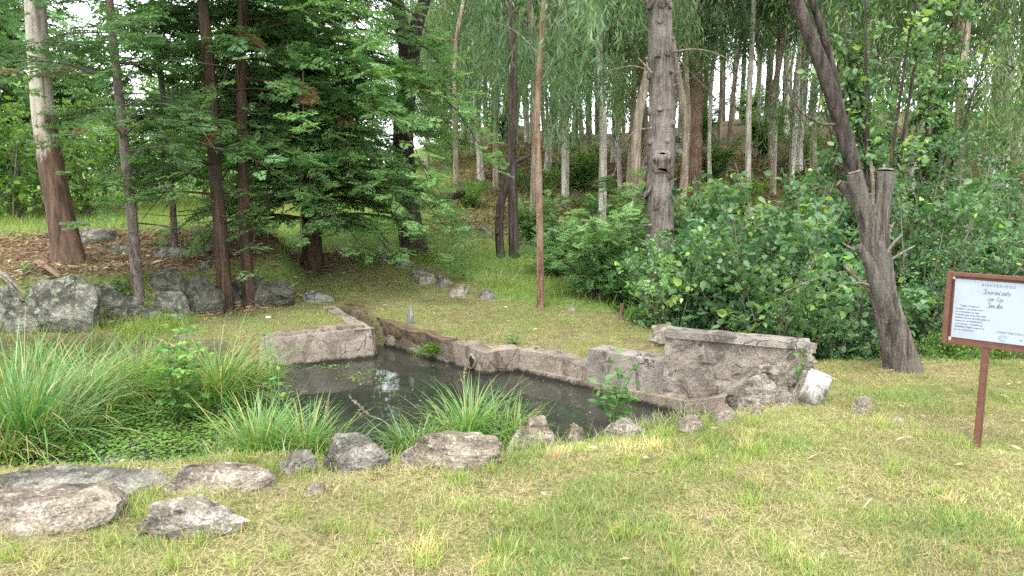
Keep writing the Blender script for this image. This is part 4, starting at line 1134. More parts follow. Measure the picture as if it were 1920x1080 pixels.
for (u, v, rad, dY, nrm) in [(1602, 325, 27, 0.0, (-0.28, 0.12, 0.95)), (1661, 321, 32, 0.03, (0.12, 0.12, 1.0)), (1574, 345, 17, 0.10, (-0.75, 0.25, 0.6))]:
    c = path_px([(u, v)], Yb + dY)[0] - b; nn = unit(np.array(nrm)); a1 = unit(np.cross(nn, [0, 1, 0])); a2 = np.cross(nn, a1)
    k = 20; an = np.linspace(0, 2 * math.pi, k, endpoint=False)
    ring = c + nn * 0.004 + (np.cos(an) * rad * mm * 0.93)[:, None] * a1 + (np.sin(an) * rad * mm * 0.93)[:, None] * a2
    top = c + nn * 0.02 + (np.cos(an) * rad * mm * 0.8)[:, None] * a1 + (np.sin(an) * rad * mm * 0.8)[:, None] * a2
    Geo().add(np.vstack([ring, top, c + nn * 0.021]), [[j, (j + 1) % k, k + (j + 1) % k, k + j] for j in range(k)], [[k + j, k + (j + 1) % k, 2 * k] for j in range(k)]).build('sawn_face', MATS['cut_wood'], t)

# ------------------------------------------------------------------ background trees: a few kinds, each copied tree by tree
def copy_tree(src, label, cat, loc, rz, s, group=None):
    o = src.copy(); col.objects.link(o)
    o.location = tuple(float(c) for c in loc); o.rotation_euler = (0, 0, rz); o.scale = (s, s, s)
    tag(o, label, cat, group)
    for ch in src.children:
        c = ch.copy(); col.objects.link(c); c.parent = o
    return o

def spot(u, Y):
    x = at(u, 343, Y)[0]
    return np.array([x, Y, zt(x, Y) - 0.03])

class Kind:
    """A kind of tree: the first call places the prototype itself, later calls place copies."""
    def __init__(s, name, make): s.name, s.make, s.proto = name, make, None
    def put(s, u, Y, label, group, rz=0.0, sc_=1.0, cat='tree'):
        p = spot(u, Y)
        if s.proto is None:
            s.proto = thing(s.name, label, cat, p, group, rz, sc_)
            s.make(s.proto)
            return s.proto
        return copy_tree(s.proto, label, cat, p, rz, sc_, group)

def euc_kind(H, r0, bark_m, seed, crown, bend=0.25, leafL=0.17, leafW=0.024, hang=1.0, sides=9):
    def make(t):
        r = np.random.default_rng(seed)
        P = [np.array([0, 0, -0.2])]
        for k in range(1, 6):
            P.append(np.array([r.normal() * bend * k / 5, r.normal() * bend * k / 5, H * k / 5]))
        wd = Geo()
        pp, rr, _ = tube(wd, P, [r0 * 1.1, r0 * 0.95, r0 * 0.8, r0 * 0.62, r0 * 0.4, r0 * 0.1], sides, 0.06, seed, 0.25, 36)
        wd.build('trunk', MATS[bark_m], t)
        fo, br = Geo(), Geo()
        weeping_crown(fo, br, pp, rr, *crown, seed=seed + 1, leafL=leafL, leafW=leafW, hang=hang)
        br.build('limbs', MATS['twig'], t)
        fo.build('crown', MATS['eucalypt'], t, kind='stuff')
    return make
K_white = Kind('eucalyptus_tree', euc_kind(15, 0.19, 'bark_white', 301, (5.5, 14.5, 26, 2.8, 46, 12), 0.4, 0.2, 0.03, 1.3))
K_weep1 = Kind('eucalyptus_tree', euc_kind(9.5, 0.075, 'bark_tan', 303, (1.9, 9.2, 34, 1.9, 44, 13), 0.35, 0.15, 0.02, 1.15))
K_weep2 = Kind('eucalyptus_tree', euc_kind(11, 0.085, 'bark_white', 305, (2.6, 10.5, 34, 2.1, 44, 13), 0.45, 0.15, 0.02, 1.25))
K_pole = Kind('eucalyptus_tree', euc_kind(15, 0.13, 'bark_dark', 307, (4.8, 14.5, 28, 1.9, 32, 11), 0.3, 0.2, 0.032, 1.0))
K_pale = Kind('eucalyptus_tree', euc_kind(13, 0.10, 'bark_tan', 309, (4.5, 12.5, 28, 1.9, 34, 11), 0.5, 0.2, 0.03, 1.0))
K_wpole = Kind('eucalyptus_tree', euc_kind(13, 0.075, 'bark_white', 313, (4.8, 12.5, 26, 1.8, 34, 11), 0.5, 0.19, 0.03, 1.0))
K_red = Kind('eucalyptus_tree', euc_kind(15, 0.20, 'bark_red', 311, (5.0, 14.5, 26, 2.4, 40, 12), 0.3, 0.19, 0.03, 1.2))
rr_ = np.random.default_rng(77)
def rzr(): return float(rr_.uniform(0, 6.28))

G_W = 'weeping eucalypts on the lower hillside'
for kd, u, Y, s_, lab in [
    (K_weep1, 858, 18.0, 1.0, 'weeping eucalypt left of the twin dark trunks, just right of the forked tree'),
    (K_weep2, 905, 21.0, 1.05, 'white-stemmed eucalypt whose bare pale foot shows left of the twin dark trunks'),
    (K_weep1, 1000, 15.5, 1.05, 'weeping eucalypt hanging right behind the thin red trunk'),
    (K_weep2, 1060, 18.5, 1.1, 'weeping eucalypt midway between the thin red trunk and the white pole'),
    (K_weep2, 1130, 16.0, 1.0, 'eucalypt on a thin white pole left of the knotty trunk'),
    (K_weep1, 1178, 19.5, 1.15, 'weeping eucalypt close behind the left side of the knotty trunk'),
    (K_weep1, 1105, 24.0, 1.2, 'weeping eucalypt high on the slope behind the feathery shrub'),
    (K_weep2, 960, 25.0, 1.2, 'weeping eucalypt high on the slope behind the twin dark trunks'),
    (K_weep1, 800, 24.0, 1.1, 'weeping eucalypt seen just right of the forked dark tree, farther off'),
    (K_weep1, 835, 29.0, 1.3, 'weeping eucalypt far behind the fallen log'),
    (K_weep2, 890, 27.0, 1.25, 'weeping eucalypt above the white-footed one, higher on the slope'),
    (K_weep1, 930, 20.0, 1.15, 'weeping eucalypt hanging left behind the crooked twin trunk'),
    (K_weep2, 1025, 23.0, 1.25, 'weeping eucalypt right of the thin red trunk, second row'),
    (K_weep1, 1050, 29.0, 1.4, 'weeping eucalypt right of the thin red trunk, on the upper slope'),
    (K_weep2, 1150, 27.0, 1.4, 'weeping eucalypt left of the knotty trunk, on the upper slope'),
    (K_weep1, 1205, 24.0, 1.3, 'weeping eucalypt hidden mostly by the knotty trunk'),
    (K_weep2, 990, 31.0, 1.4, 'weeping eucalypt below the ridge behind the twin dark trunks'),
    (K_weep1, 1560, 25.0, 1.4, 'weeping eucalypt behind the curved dead branch'),
    (K_weep2, 1270, 29.0, 1.3, 'weeping eucalypt just right of the knotty trunk, on the upper slope'),
    (K_weep1, 1345, 31.0, 1.2, 'weeping eucalypt at the left end of the sky gap, on the upper slope'),
    (K_weep2, 1470, 31.0, 1.3, 'weeping eucalypt at the right end of the sky gap, on the upper slope'),
    (K_weep1, 870, 34.0, 1.5, 'weeping eucalypt at the far left of the ridge'),
    (K_white, 1490, 23.0, 1.0, 'stoutest white eucalypt trunk on the hillside, left of the dead tree'),
    (K_red, 1300, 20.0, 1.0, 'red-brown eucalypt trunk just right of the knotty trunk'),
    (K_pale, 1205, 14.0, 0.9, 'pale crooked eucalypt stem touching the left side of the knotty trunk'),
    (K_pale, 1277, 16.0, 0.85, 'thin pale stem emerging right of the knotty trunk foot'),
    (K_wpole, 1405, 19.0, 1.0, 'thin white pole on the brown slope in the middle of the sky gap'),
    (K_wpole, 1450, 21.0, 1.0, 'thin white pole left of the stoutest white eucalypt'),
    (K_pale, 1530, 20.0, 1.0, 'pale stem right of the stoutest white eucalypt')]:
    kd.put(u, Y, lab, G_W, rzr(), s_)
G_E = 'eucalypts rising at the right'
for kd, u, Y, s_, lab in [
    (K_weep1, 1600, 15.0, 1.2, 'weeping eucalypt behind the top of the dead leaning tree'),
    (K_weep2, 1700, 17.0, 1.3, 'weeping eucalypt behind the tall young poplar'),
    (K_pale, 1775, 14.0, 1.05, 'pale slanting eucalypt trunk above the sign, left one'),
    (K_weep1, 1800, 13.0, 1.15, 'weeping eucalypt directly above the sign'),
    (K_weep2, 1850, 16.5, 1.3, 'white-stemmed weeping eucalypt above the right half of the sign'),
    (K_white, 1872, 19.0, 1.0, 'stout eucalypt with hanging bark near the upper right corner'),
    (K_weep1, 1925, 13.5, 1.2, 'weeping eucalypt at the right border of the picture'),
    (K_weep2, 1990, 15.5, 1.3, 'weeping eucalypt just beyond the right border'),
    (K_weep1, 1660, 21.0, 1.4, 'weeping eucalypt far behind the sawn stubs'),
    (K_weep2, 1750, 22.0, 1.5, 'tall weeping eucalypt in the far right wood, left of its neighbour'),
    (K_weep1, 1900, 22.0, 1.5, 'tall weeping eucalypt in the far right corner of the wood')]:
    kd.put(u, Y, lab, G_E, rzr(), s_)
G_R = 'slender trees along the ridge'
for k in range(42):
    u = 830 + 820 * (k + rr_.uniform(0.1, 0.9)) / 42
    Y = rr_.uniform(33, 47)
    zone = [z_ for lim, z_ in ((890, 'right of the forked tree'), (950, 'between the forked tree and the twin trunks'), (1030, 'behind the thin red trunk'), (1110, 'behind the feathery shrub'), (1170, 'left of the knotty trunk'), (1250, 'hugging the knotty trunk'), (1340, 'just right of the knotty trunk'), (1410, 'in the middle of the sky gap'),
                               (1500, 'at the stoutest white eucalypt'), (1620, 'behind the dead tree'), (1760, 'right of the dead tree'), (9999, 'above the sign')) if u < lim][0]
    look = ('dark slender', 'pale slender', 'dark slender', 'white slender')[k % 4]
    (K_pole, K_pale, K_pole, K_wpole)[k % 4].put(u, Y, f"{look} {'nearer' if Y < 40 else 'farther'} ridge tree {zone}", G_R, rzr(), float(rr_.uniform(0.8, 1.15)))

for k in range(18):
    u = 880 + 760 * (k + rr_.uniform(0.15, 0.85)) / 18
    Y = rr_.uniform(19, 31)
    zone = [z_ for lim, z_ in ((930, 'left of the twin trunks'), (1000, 'behind the twin trunks'), (1060, 'right of the thin red trunk'), (1110, 'above the feathery shrub'), (1160, 'left of the knotty trunk'), (1220, 'beside the knotty trunk'), (1290, 'just right of the knotty trunk'),
                               (1350, 'at the red-brown trunk'), (1400, 'left in the sky gap'), (1450, 'right in the sky gap'), (1510, 'by the stoutest white eucalypt'), (1570, 'left of the dead tree top'), (9999, 'behind the dead tree'))if u < lim][0]
    (K_wpole, K_pale)[k % 2].put(u, Y, f"thin {('white', 'tan')[k % 2]} pole tree on the brown slope {zone}", 'thin poles on the brown slope', rzr(), float(rr_.uniform(0.62, 0.85)))

# left background: dark conifers far off and bright broadleaf bushes on the meadow
con = next(o for o in bpy.data.objects if o.get('label', '').startswith('great dark green conifer'))
G_C = 'conifers in the left background'
for u, Y, s_, lab in [(-120, 17.0, 1.1, 'dark conifer beyond the left border, its twigs reaching in'), (30, 22.0, 1.25, 'dark conifer behind the peeling trunk, farther off'),
                      (560, 27.0, 1.1, 'far conifer hidden behind the great drooping one'), ]:
    copy_tree(con, lab, 'tree', spot(u, Y), rzr(), s_, G_C)

def leafy_kind(name, stems, H, spread, leaf, nl, seed, m, wood_m='twig', tint=0.55, shape='dia', twig=8, low=0.1, wr=0.6):
    def make(t):
        fo, br = Geo(), Geo()
        leafy(fo, br, (0, 0, 0), stems, H, spread, leaf, nl, seed, tint, shape, twig, (0, 0), low, wr)
        br.build('stems', MATS[wood_m], t)
        fo.build('foliage', MATS[m], t, kind='stuff')
    return Kind(name, make)
K_bush = leafy_kind('broadleaf_bush', 12, 3.2, 1.8, 0.16, 26, 321, 'bush', tint=0.6)
K_tree = leafy_kind('broadleaf_tree', 12, 6.0, 2.8, 0.2, 30, 323, 'bush', tint=0.45, twig=12, low=0.2)
G_B = 'bright broadleaf growth on the left meadow'
for kd, u, Y, s_, lab in [(K_bush, 20, 16.0, 1.0, 'shaded green bush left of the peeling trunk'), (K_bush, 165, 19.0, 0.9, 'green bush between the peeling trunk and the slim pine'), (K_bush, 255, 25.0, 0.9, 'bright bush on the meadow behind the slim pine'),
                          (K_tree, 90, 23.0, 1.0, 'leafy tree behind the peeling trunk'), (K_tree, 210, 33.0, 0.9, 'distant bright tree at the far side of the meadow, left'), (K_tree, 345, 36.0, 0.9, 'distant bright tree at the far side of the meadow, right'),
                          (K_tree, -60, 19.0, 1.0, 'leafy tree at the left border'), (K_tree, 290, 24.0, 0.8, 'bright leafy tree on the meadow between the slim pine and the thinnest one'), (K_tree, 430, 23.0, 0.85, 'bright leafy tree on the meadow behind the two brown trunks'), (K_bush, 400, 27.0, 1.0, 'bright bush seen between the thin pine and the brown trunks'), (K_tree, 520, 33.0, 1.0, 'distant leafy tree behind the great conifer, left'),
                          (K_tree, 660, 36.0, 1.0, 'distant leafy tree behind the great conifer, right'), (K_tree, 830, 40.0, 1.0, 'distant leafy tree right of the forked dark trunk'), (K_bush, 850, 26.0, 0.8, 'bright bush beyond the fallen log')]:
    kd.put(u, Y, lab, G_B, rzr(), s_, 'bush' if kd is K_bush else 'tree')

# fallen log on the slope
b = gnd(835, 392)
ge = Geo(); tube(ge, path_px([(790, 392), (825, 380), (870, 362)], b[1]) - b, [0.13, 0.14, 0.11], 14, 0.08, 331, 0, 20)
o = ge.build('fallen_log', MATS['bark_dark'], None); o.location = tuple(float(c) for c in b + np.array([0, 0, 0.06])); tag(o, 'dark fallen log on the slope right of the forked tree', 'log')

# ------------------------------------------------------------------ shrubs
K_pop1 = leafy_kind('poplar_shrub', 13, 2.7, 0.95, 0.112, 18, 341, 'poplar', tint=0.55, shape='ovate', twig=13, wr=0.72)
K_pop2 = leafy_kind('poplar_shrub', 12, 2.3, 1.0, 0.108, 18, 343, 'poplar', tint=0.7, shape='ovate', twig=13, wr=0.74)
K_priv = leafy_kind('dark_shrub', 14, 2.5, 1.0, 0.065, 30, 345, 'poplar', tint=0.30, shape='dia', twig=15, wr=0.5)
K_low = leafy_kind('low_shrub', 16, 0.55, 0.55, 0.045, 22, 347, 'bush', tint=0.62, shape='dia', twig=9, wr=0.55)
G_P = 'leafy shrubs behind the wall'
for kd, u, Y, s_, lab in [
    (K_pop2, 1268, 8.3, 0.66, 'leafy poplar shrub at the foot of the knotty trunk above the low step'),
    (K_pop1, 1345, 8.7, 0.82, 'leafy poplar shrub behind the left half of the tall wall'),
    (K_pop2, 1425, 8.2, 1.0, 'pale-leaved poplar shrub behind the right half of the tall wall'),
    (K_pop1, 1505, 8.9, 1.0, 'leafy poplar shrub left of the dead tree, second from it'),
    (K_pop2, 1585, 8.1, 0.9, 'leafy poplar shrub touching the left side of the dead tree'),
    (K_priv, 1470, 7.7, 0.62, 'low dark shrub just beyond the broken wall end'),
    (K_priv, 1580, 7.7, 0.55, 'low dark shrub at the lawn edge left of the dead tree foot'),
    (K_pop1, 1330, 10.8, 1.0, 'poplar shrub in the second row right of the knotty trunk'),
    (K_pop2, 1440, 11.0, 1.1, 'poplar shrub in the second row behind the tall wall'),
    (K_pop1, 1550, 11.0, 1.1, 'poplar shrub in the second row left of the dead tree'),
    (K_priv, 1740, 8.0, 0.95, 'dark glossy shrub right of the dead tree'),
    (K_priv, 1690, 9.4, 1.15, 'tall dark glossy shrub behind the sawn stubs'),
    (K_pop1, 1800, 9.0, 1.0, 'poplar shrub above the left end of the sign'),
    (K_priv, 1825, 7.9, 0.72, 'dark shrub right behind the sign'),
    (K_pop2, 1900, 8.7, 1.05, 'poplar shrub above the right end of the sign'),
    (K_priv, 1960, 8.2, 1.0, 'dark shrub at the right border of the picture'),
    (K_priv, 1780, 11.0, 1.2, 'dark shrub in the second row behind the sign, left'),
    (K_priv, 1900, 11.5, 1.3, 'dark shrub in the second row behind the sign, right'),
    (K_low, 1800, 7.0, 0.8, 'small yellow-green bush at the lawn edge left of the sign post'),
    (K_low, 1885, 6.95, 0.75, 'small yellow-green bush at the lawn edge right of the sign post'),
    (K_low, 1240, 8.5, 0.8, 'small bush at the lawn corner behind the reddish broken stone'),
    (K_low, 1215, 9.3, 0.9, 'small bush beside the brown stump at the lawn edge')]:
    kd.put(u, Y, lab, G_P, rzr(), s_, 'shrub')
K_ptree = leafy_kind('young_poplar', 9, 6.6, 1.0, 0.10, 26, 349, 'poplar', 'bark_dark', 0.66, 'ovate', 26, 0.12, 0.72)
K_ptree.put(1660, 9.6, 'tall young poplar with large light leaves behind the dead tree', None, 0.4, 0.95)
K_ptree.put(1745, 12.0, 'second young poplar, farther back above the sign', None, 2.0, 0.85)

def feathery(H, spread, nb, seed, size=0.30):
    def make(t):
        r = np.random.default_rng(seed)
        fo, br = Geo(), Geo()
        for k in range(nb):
            az = r.uniform(0, 6.28); h = H * r.uniform(0.35, 1.0); o_ = np.array([math.cos(az), math.sin(az), 0]) * spread * r.uniform(0.3, 1.0)
            P = [(0, 0, -0.05), o_ * 0.4 + np.array([0, 0, h * 0.6]), o_ + np.array([0, 0, h])]
            pp, _, _ = tube(br, P, [0.014, 0.009, 0.003], 5, cap=False, n=10)
            m = 22
            s = r.uniform(0.2, 1.0, m); q = s * 9
            X = np.stack([np.interp(q, np.arange(10), pp[:, c]) for c in range(3)], 1) + r.normal(size=(m, 3)) * 0.03
            a = az + r.normal(size=m) * 1.1
            D = np.stack([np.cos(a), np.sin(a), r.normal(0.1, 0.25, m)], 1)
            sprays(fo, X, D, size * r.uniform(0.6, 1.2, m), np.clip(0.68 + 0.2 * r.normal() + 0.1 * r.normal(size=m), 0, 1), seed * 17 + k, PROT_L, 0.05, 1.0)
        br.build('stems', MATS['bark_dark'], t); fo.build('foliage', MATS['acacia'], t, kind='stuff')
    return make
K_f = Kind('feathery_shrub', feathery(1.75, 1.0, 30, 351))
G_F = 'feathery shrubs below the hill'
for u, Y, s_, lab in [(1118, 10.2, 0.9, 'bright feathery shrub between the thin red trunk and the knotty trunk'), (1040, 11.4, 0.6, 'darker feathery shrub right behind the thin red trunk'), (1185, 11.6, 0.75, 'feathery shrub at the left foot of the knotty trunk'),
                      (1000, 13.5, 0.6, 'feathery shrub behind the thin red trunk, farther up'), (1260, 13.0, 1.2, 'feathery shrub behind the knotty trunk')]:
    K_f.put(u, Y, lab, G_F, rzr(), s_, 'shrub')

G_U = 'undergrowth on the brown slope'
for kd, u, Y, s_, lab in [(K_low, 880, 17.5, 1.3, 'low bush on the slope beside the white-footed eucalypt'), (K_low, 1010, 19.0, 1.5, 'low bush up the slope right of the thin red trunk'), (K_f, 1085, 21.0, 0.9, 'feathery bush half way up the brown slope'),
                      (K_low, 1150, 17.0, 1.6, 'low bush on the slope left of the knotty trunk'), (K_f, 1330, 22.0, 1.0, 'feathery bush on the slope below the sky gap, left'), (K_low, 1385, 18.5, 1.8, 'low bush on the slope below the sky gap'),
                      (K_f, 1430, 27.0, 1.1, 'feathery bush near the ridge below the sky gap'), (K_low, 1500, 24.0, 2.0, 'low bush by the stoutest white eucalypt'), (K_f, 1310, 32.0, 1.3, 'feathery bush on the ridge just right of the knotty trunk'),
                      (K_f, 1400, 36.0, 1.2, 'feathery bush on the ridge in the sky gap'), (K_low, 1060, 30.0, 2.2, 'low bush near the ridge left of the knotty trunk'), (K_f, 940, 32.0, 1.2, 'feathery bush near the ridge behind the twin trunks'),
                      (K_low, 1460, 33.0, 2.4, 'low bush on the ridge left of the stoutest white eucalypt')]:
    kd.put(u, Y, lab, G_U, rzr(), s_, 'bush')

# ------------------------------------------------------------------ sedges and water plants
def sedge(label, u, v, hpx, n, spread, seed, dry=0.06, wpx=1.0, lift=None, name='sedge_clump', group='sedge and grass clumps by the pond', lean=0.25, curl=1.5, tint=0.55):
    b = gnd(u, v, lift)
    r = np.random.default_rng(seed)
    H = hpx / FPX * b[1] * 1.18
    ge = Geo()
    rad = np.abs(r.normal(size=n)) * spread * 0.45
    a = r.uniform(0, 6.28, n)
    X = np.stack([np.cos(a) * rad, np.sin(a) * rad, np.full(n, -0.02)], 1)
    az = a + r.normal(size=n) * 0.7
    L = H * r.uniform(0.55, 1.25, n)
    tn = np.clip(tint + 0.26 * r.normal(size=n), 0.16, 1)
    tn[r.random(n) < dry * 1.6] = r.uniform(0, 0.12)
    blades(ge, X, az, L, 0.0115 * wpx * r.uniform(0.6, 1.3, n), 0.05 + lean * 1.6 * rad / (spread * 0.45) * 0.5 + np.abs(r.normal(0, lean * 0.6, n)), np.abs(r.normal(curl * 0.8, 0.5, n)), tn, 6, r.normal(size=n) * 0.5)
    o = ge.build(name, MATS['sedge'])
    o.location = tuple(float(c) for c in b)
    return tag(o, label, 'sedge', group)
WL = WATER + 0.0
sedge('tallest dark sedge clump at the left border', 50, 835, 205, 620, 0.42, 401, 0.05, 1.15, WL)
sedge('yellowing sedge clump hanging over the cress at the left border', 15, 858, 120, 260, 0.30, 402, 0.35, 1.0, WL, curl=2.0)
sedge('arching sedge clump between the tallest clump and the leafy sapling', 165, 762, 140, 440, 0.42, 403, 0.07, 1.0, WL, curl=1.8)
sedge('sedge clump behind the leafy sapling, left', 265, 735, 120, 380, 0.4, 404, 0.08, 1.0, WL)
sedge('bright sedge clump right of the leafy sapling', 408, 745, 135, 480, 0.42, 405, 0.07, 1.0, WL, curl=1.7)
sedge('sedge clump at the foot of the leafy sapling', 320, 752, 90, 240, 0.36, 406, 0.1, 1.0, WL)
sedge('low sedge clump at the far left below the boulders', 70, 700, 80, 300, 0.5, 407, 0.12, 1.0, WL)
sedge('low sedge clump below the biggest boulder', 160, 682, 70, 300, 0.5, 408, 0.15, 1.0, WL)
sedge('thin sedge clump below the low green-grey boulder', 240, 672, 65, 240, 0.5, 409, 0.2, 1.0, WL)
sedge('small sedge clump by the left end of the concrete bank', 475, 720, 70, 160, 0.3, 410, 0.1, 1.0, WL)
sedge('big bright sedge clump standing before the end of the long slab', 490, 862, 125, 330, 0.30, 411, 0.03, 1.15, WL, curl=1.3)
sedge('sedge clump right behind the dark wedge rock', 575, 858, 105, 300, 0.3, 412, 0.05, 1.1, WL, curl=1.4)
sedge('small leaning sedge clump left of the big bright clump', 405, 876, 70, 90, 0.2, 413, 0.05, 1.0, WL, curl=1.8)
sedge('long-leaved sedge clump behind the largest near rock', 880, 822, 115, 330, 0.36, 414, 0.03, 1.1, WL, curl=1.6, lean=0.3)
sedge('sedge clump between the dark pointed rock and the largest rock', 780, 845, 80, 260, 0.34, 415, 0.04, 1.1, WL, curl=1.9, lean=0.35)
sedge('thin sedge clump left of the rounded brown rock', 960, 826, 80, 150, 0.24, 416, 0.06, 1.0, WL, curl=1.5)
sedge('wispy grass clump left of the leafy wall plant', 1080, 815, 50, 90, 0.25, 417, 0.3, 0.6)
sedge('wispy grass clump at the foot of the tall wall', 1330, 775, 45, 120, 0.35, 418, 0.2, 0.5)
sedge('wispy grass clump between wall footing and squarish rock', 1240, 778, 45, 120, 0.35, 419, 0.25, 0.5)
sedge('wispy grass clump right of the tan angular rock', 1405, 752, 40, 90, 0.3, 420, 0.2, 0.5)
sedge('fine grass tuft at the back left of the lawn', 690, 492, 46, 300, 0.35, 421, 0.12, 0.7, group='grass tufts at the far lawn edge', lean=0.4, curl=0.9)
sedge('fine grass tuft under the right side of the great conifer', 740, 482, 34, 220, 0.4, 422, 0.15, 0.7, group='grass tufts at the far lawn edge', lean=0.4)
sedge('fine grass tuft right of the forked trunk foot', 815, 486, 36, 260, 0.5, 423, 0.2, 0.7, group='grass tufts at the far lawn edge', lean=0.4)
sedge('fine grass tuft above the dark capped stone', 930, 535, 36, 260, 0.5, 424, 0.25, 0.6, group='grass tufts at the far lawn edge', lean=0.4)

# seed stalks
def stalk(label, pts, Y, rad=0.0025, head=0.011, seed=1):
    P = path_px(pts, Y); b = P[0].copy()
    t = thing('seed_stalk', label, 'grass stalk', b, 'dry seed stalks over the water')
    ge = Geo(); tube(ge, P - b, np.linspace(rad, rad * 0.6, len(P)), 5, n=14); ge.build('stem', MATS['bark_tan'], t)
    ge = Geo(); q = (P - b)[-2:]; m = 40; r = np.random.default_rng(seed)
    s = r.uniform(-0.15, 1.0, m)[:, None]; X = q[0] * (1 - s) + q[1] * s; d = unit(q[1] - q[0])
    leaves(ge, X, d + r.normal(size=(m, 3)) * 0.35, 0.03, 0.010, r.uniform(0.5, 1, m), 'dia', 0.2, None, r); ge.build('seed_head', MATS['litter'], t, kind='stuff')
stalk('upright tan seed stalk in front of the pipe block', [(885, 812), (875, 740), (868, 712), (880, 662)], 5.6, seed=1)
stalk('drooping tan seed stalk left of the sky reflection', [(742, 838), (720, 790), (695, 780), (655, 744)], 5.3, seed=2)
stalk('tan seed stalk above the sedge behind the wedge rock', [(600, 860), (606, 800), (612, 780), (616, 748)], 5.2, seed=3)

# floating cress: nobody could count the leaves
r = np.random.default_rng(9)
N = 52000
x = r.uniform(-6.2, -0.6, N); y = r.uniform(4.2, 7.8, N)
pd = sdf_poly(x, y, POND)
cover = (1 - sstep(-2.4, -1.7, x + 0.45 * n2(x, y, 1.6, 51, 3) + 0.32 * (y - 5.0))) + 0.30 * sstep(0.12, 0.45, n2(x, y, 2.6, 53, 3)) * (1 - sstep(-1.7, -1.0, x)) * sstep(5.9, 6.6, y)
cover = cover * np.clip(0.95 + 0.8 * n2(x, y, 3.2, 55, 2), 0.1, 1)
k = (pd > 0.03) & (r.random(N) < cover)
x, y = x[k], y[k]; n = len(x)
hgt = np.where(x < -1.9, np.abs(r.normal(size=n)) * 0.035 * np.clip(0.6 + n2(x, y, 2.0, 57, 2), 0.1, 2), 0.0) + 0.006
P = np.stack([x, y, WATER + hgt], 1)
a = r.uniform(0, 6.28, n)
ge = Geo(); L = r.uniform(0.012, 0.036, n)
leaves(ge, P, np.stack([np.cos(a), np.sin(a), r.normal(size=n) * 0.08 + hgt * 2], 1), L, L * 0.95, np.clip(r.normal(0.6, 0.22, n), 0, 1), 'ovate', 0.06, unit(np.stack([r.normal(size=n) * 0.2, r.normal(size=n) * 0.2, np.ones(n)], 1)), r)
o = ge.build('water_cress', MATS['cress'])
tag(o, 'mat of small round cress leaves floating on the left of the pond', 'water plants', None, 'stuff')

x = r.uniform(-2.6, 1.4, 1500); y = r.uniform(4.8, 8.6, 1500)
k = (sdf_poly(x, y, POND) > 0.02) & (r.random(1500) < np.clip(0.3 + 1.2 * n2(x, y, 1.6, 59, 3), 0.04, 1)); x, y = x[k], y[k]; n = len(x); a = r.uniform(0, 6.28, n)
ge = Geo(); leaves(ge, np.stack([x, y, np.full(n, WATER + 0.004)], 1), np.stack([np.cos(a), np.sin(a), 0 * a], 1), r.uniform(0.008, 0.05, n), r.uniform(0.004, 0.012, n), np.clip(r.normal(0.6, 0.3, n), 0, 1), 'dia', 0.02, np.tile([[0, 0, 1.0]], (n, 1)), r)
tag(ge.build('pond_debris', MATS['litter']), 'bits of dry leaf and scum floating on the open water', 'debris', None, 'stuff')

# leafy plants whose leaves can be picked out one by one: each leaf a part, sharing a few leaf meshes
def leaf_mesh(L, W, m, seed, tint):
    ge = Geo()
    s = np.array([0, 0.15, 0.4, 0.7, 0.92, 1.0]); w = np.array([0.05, 0.34, 0.5, 0.38, 0.14, 0.0]) * W
    c = np.stack([s * L, 0 * s, -0.18 * L * s ** 2], 1)
    V = np.vstack([c, c + np.stack([0 * s, w, 0.25 * w], 1), c + np.stack([0 * s, -w, 0.25 * w], 1)])
    q = [[k, k + 1, k + 7, k + 6] for k in range(5)] + [[k + 1, k, k + 12, k + 13] for k in range(5)]
    return ge.add(V, q, None, tint).mesh('leaf', MATS[m])
from mathutils import Vector, Matrix
def leafy_plant(name, label, u, v, stems, Lf, m, seed, lift=None, group=None, comp=1, cat='plant', tints=(0.2, 0.5, 0.8), Y=None):
    b = gnd(u, v, lift) if Y is None else at(u, v, Y)
    t = thing(name, label, cat, b, group)
    r = np.random.default_rng(seed)
    meshes = [leaf_mesh(Lf, Lf * 0.55, m, k, tn) for k, tn in enumerate(tints)]
    wd = Geo()
    for (du, dv, nl, d0) in stems:
        e = at(u + du, v + dv, b[1] + d0) - b
        pp, _, TT = tube(wd, [(0, 0, -0.03), e * 0.5 + np.array([r.normal() * 0.02, 0, 0.02]), e], [0.006, 0.0045, 0.002], 5, n=12)
        for k in range(nl):
            f = (0.22 + 0.78 * (k + 0.5) / nl)
            i = min(11, int(f * 11)); x = pp[i]
            az = k * 2.4 + r.normal() * 0.4
            el = r.uniform(-0.1, 0.6)
            d = np.array([math.cos(az) * math.cos(el), math.sin(az) * math.cos(el), math.sin(el)])
            pet = x + d * Lf * (0.35 if comp == 1 else 1.1)
            tube(wd, [x, pet], [0.0022, 0.0014], 3, cap=False, n=2)
            items = [(pet, d)]
            if comp > 1:
                s_ = unit(np.cross(d, [0, 0, 1.0]))
                for j in range(1, comp):
                    q = x + d * Lf * (1.1 - 0.42 * ((j - 1) // 2))
                    items.append((q, unit(d * 0.55 + s_ * (1 if j % 2 else -1))))
            for (q, dd) in items:
                o = link('leaf', meshes[min(len(meshes) - 1, int(r.integers(0, len(meshes)) * (0.5 + 0.5 * f) + 0.5 * f))], t)
                up = unit(np.array([0, 0, 1.0]) + r.normal(size=3) * 0.35); yv = unit(np.cross(up, dd)); zv = np.cross(dd, yv)
                sc_ = r.uniform(0.65, 1.1)
                M = Matrix(((dd[0] * sc_, yv[0] * sc_, zv[0] * sc_, q[0]), (dd[1] * sc_, yv[1] * sc_, zv[1] * sc_, q[1]), (dd[2] * sc_, yv[2] * sc_, zv[2] * sc_, q[2]), (0, 0, 0, 1)))
                o.matrix_local = M
    wd.build('stems', MATS['stem_green'], t)
    return t
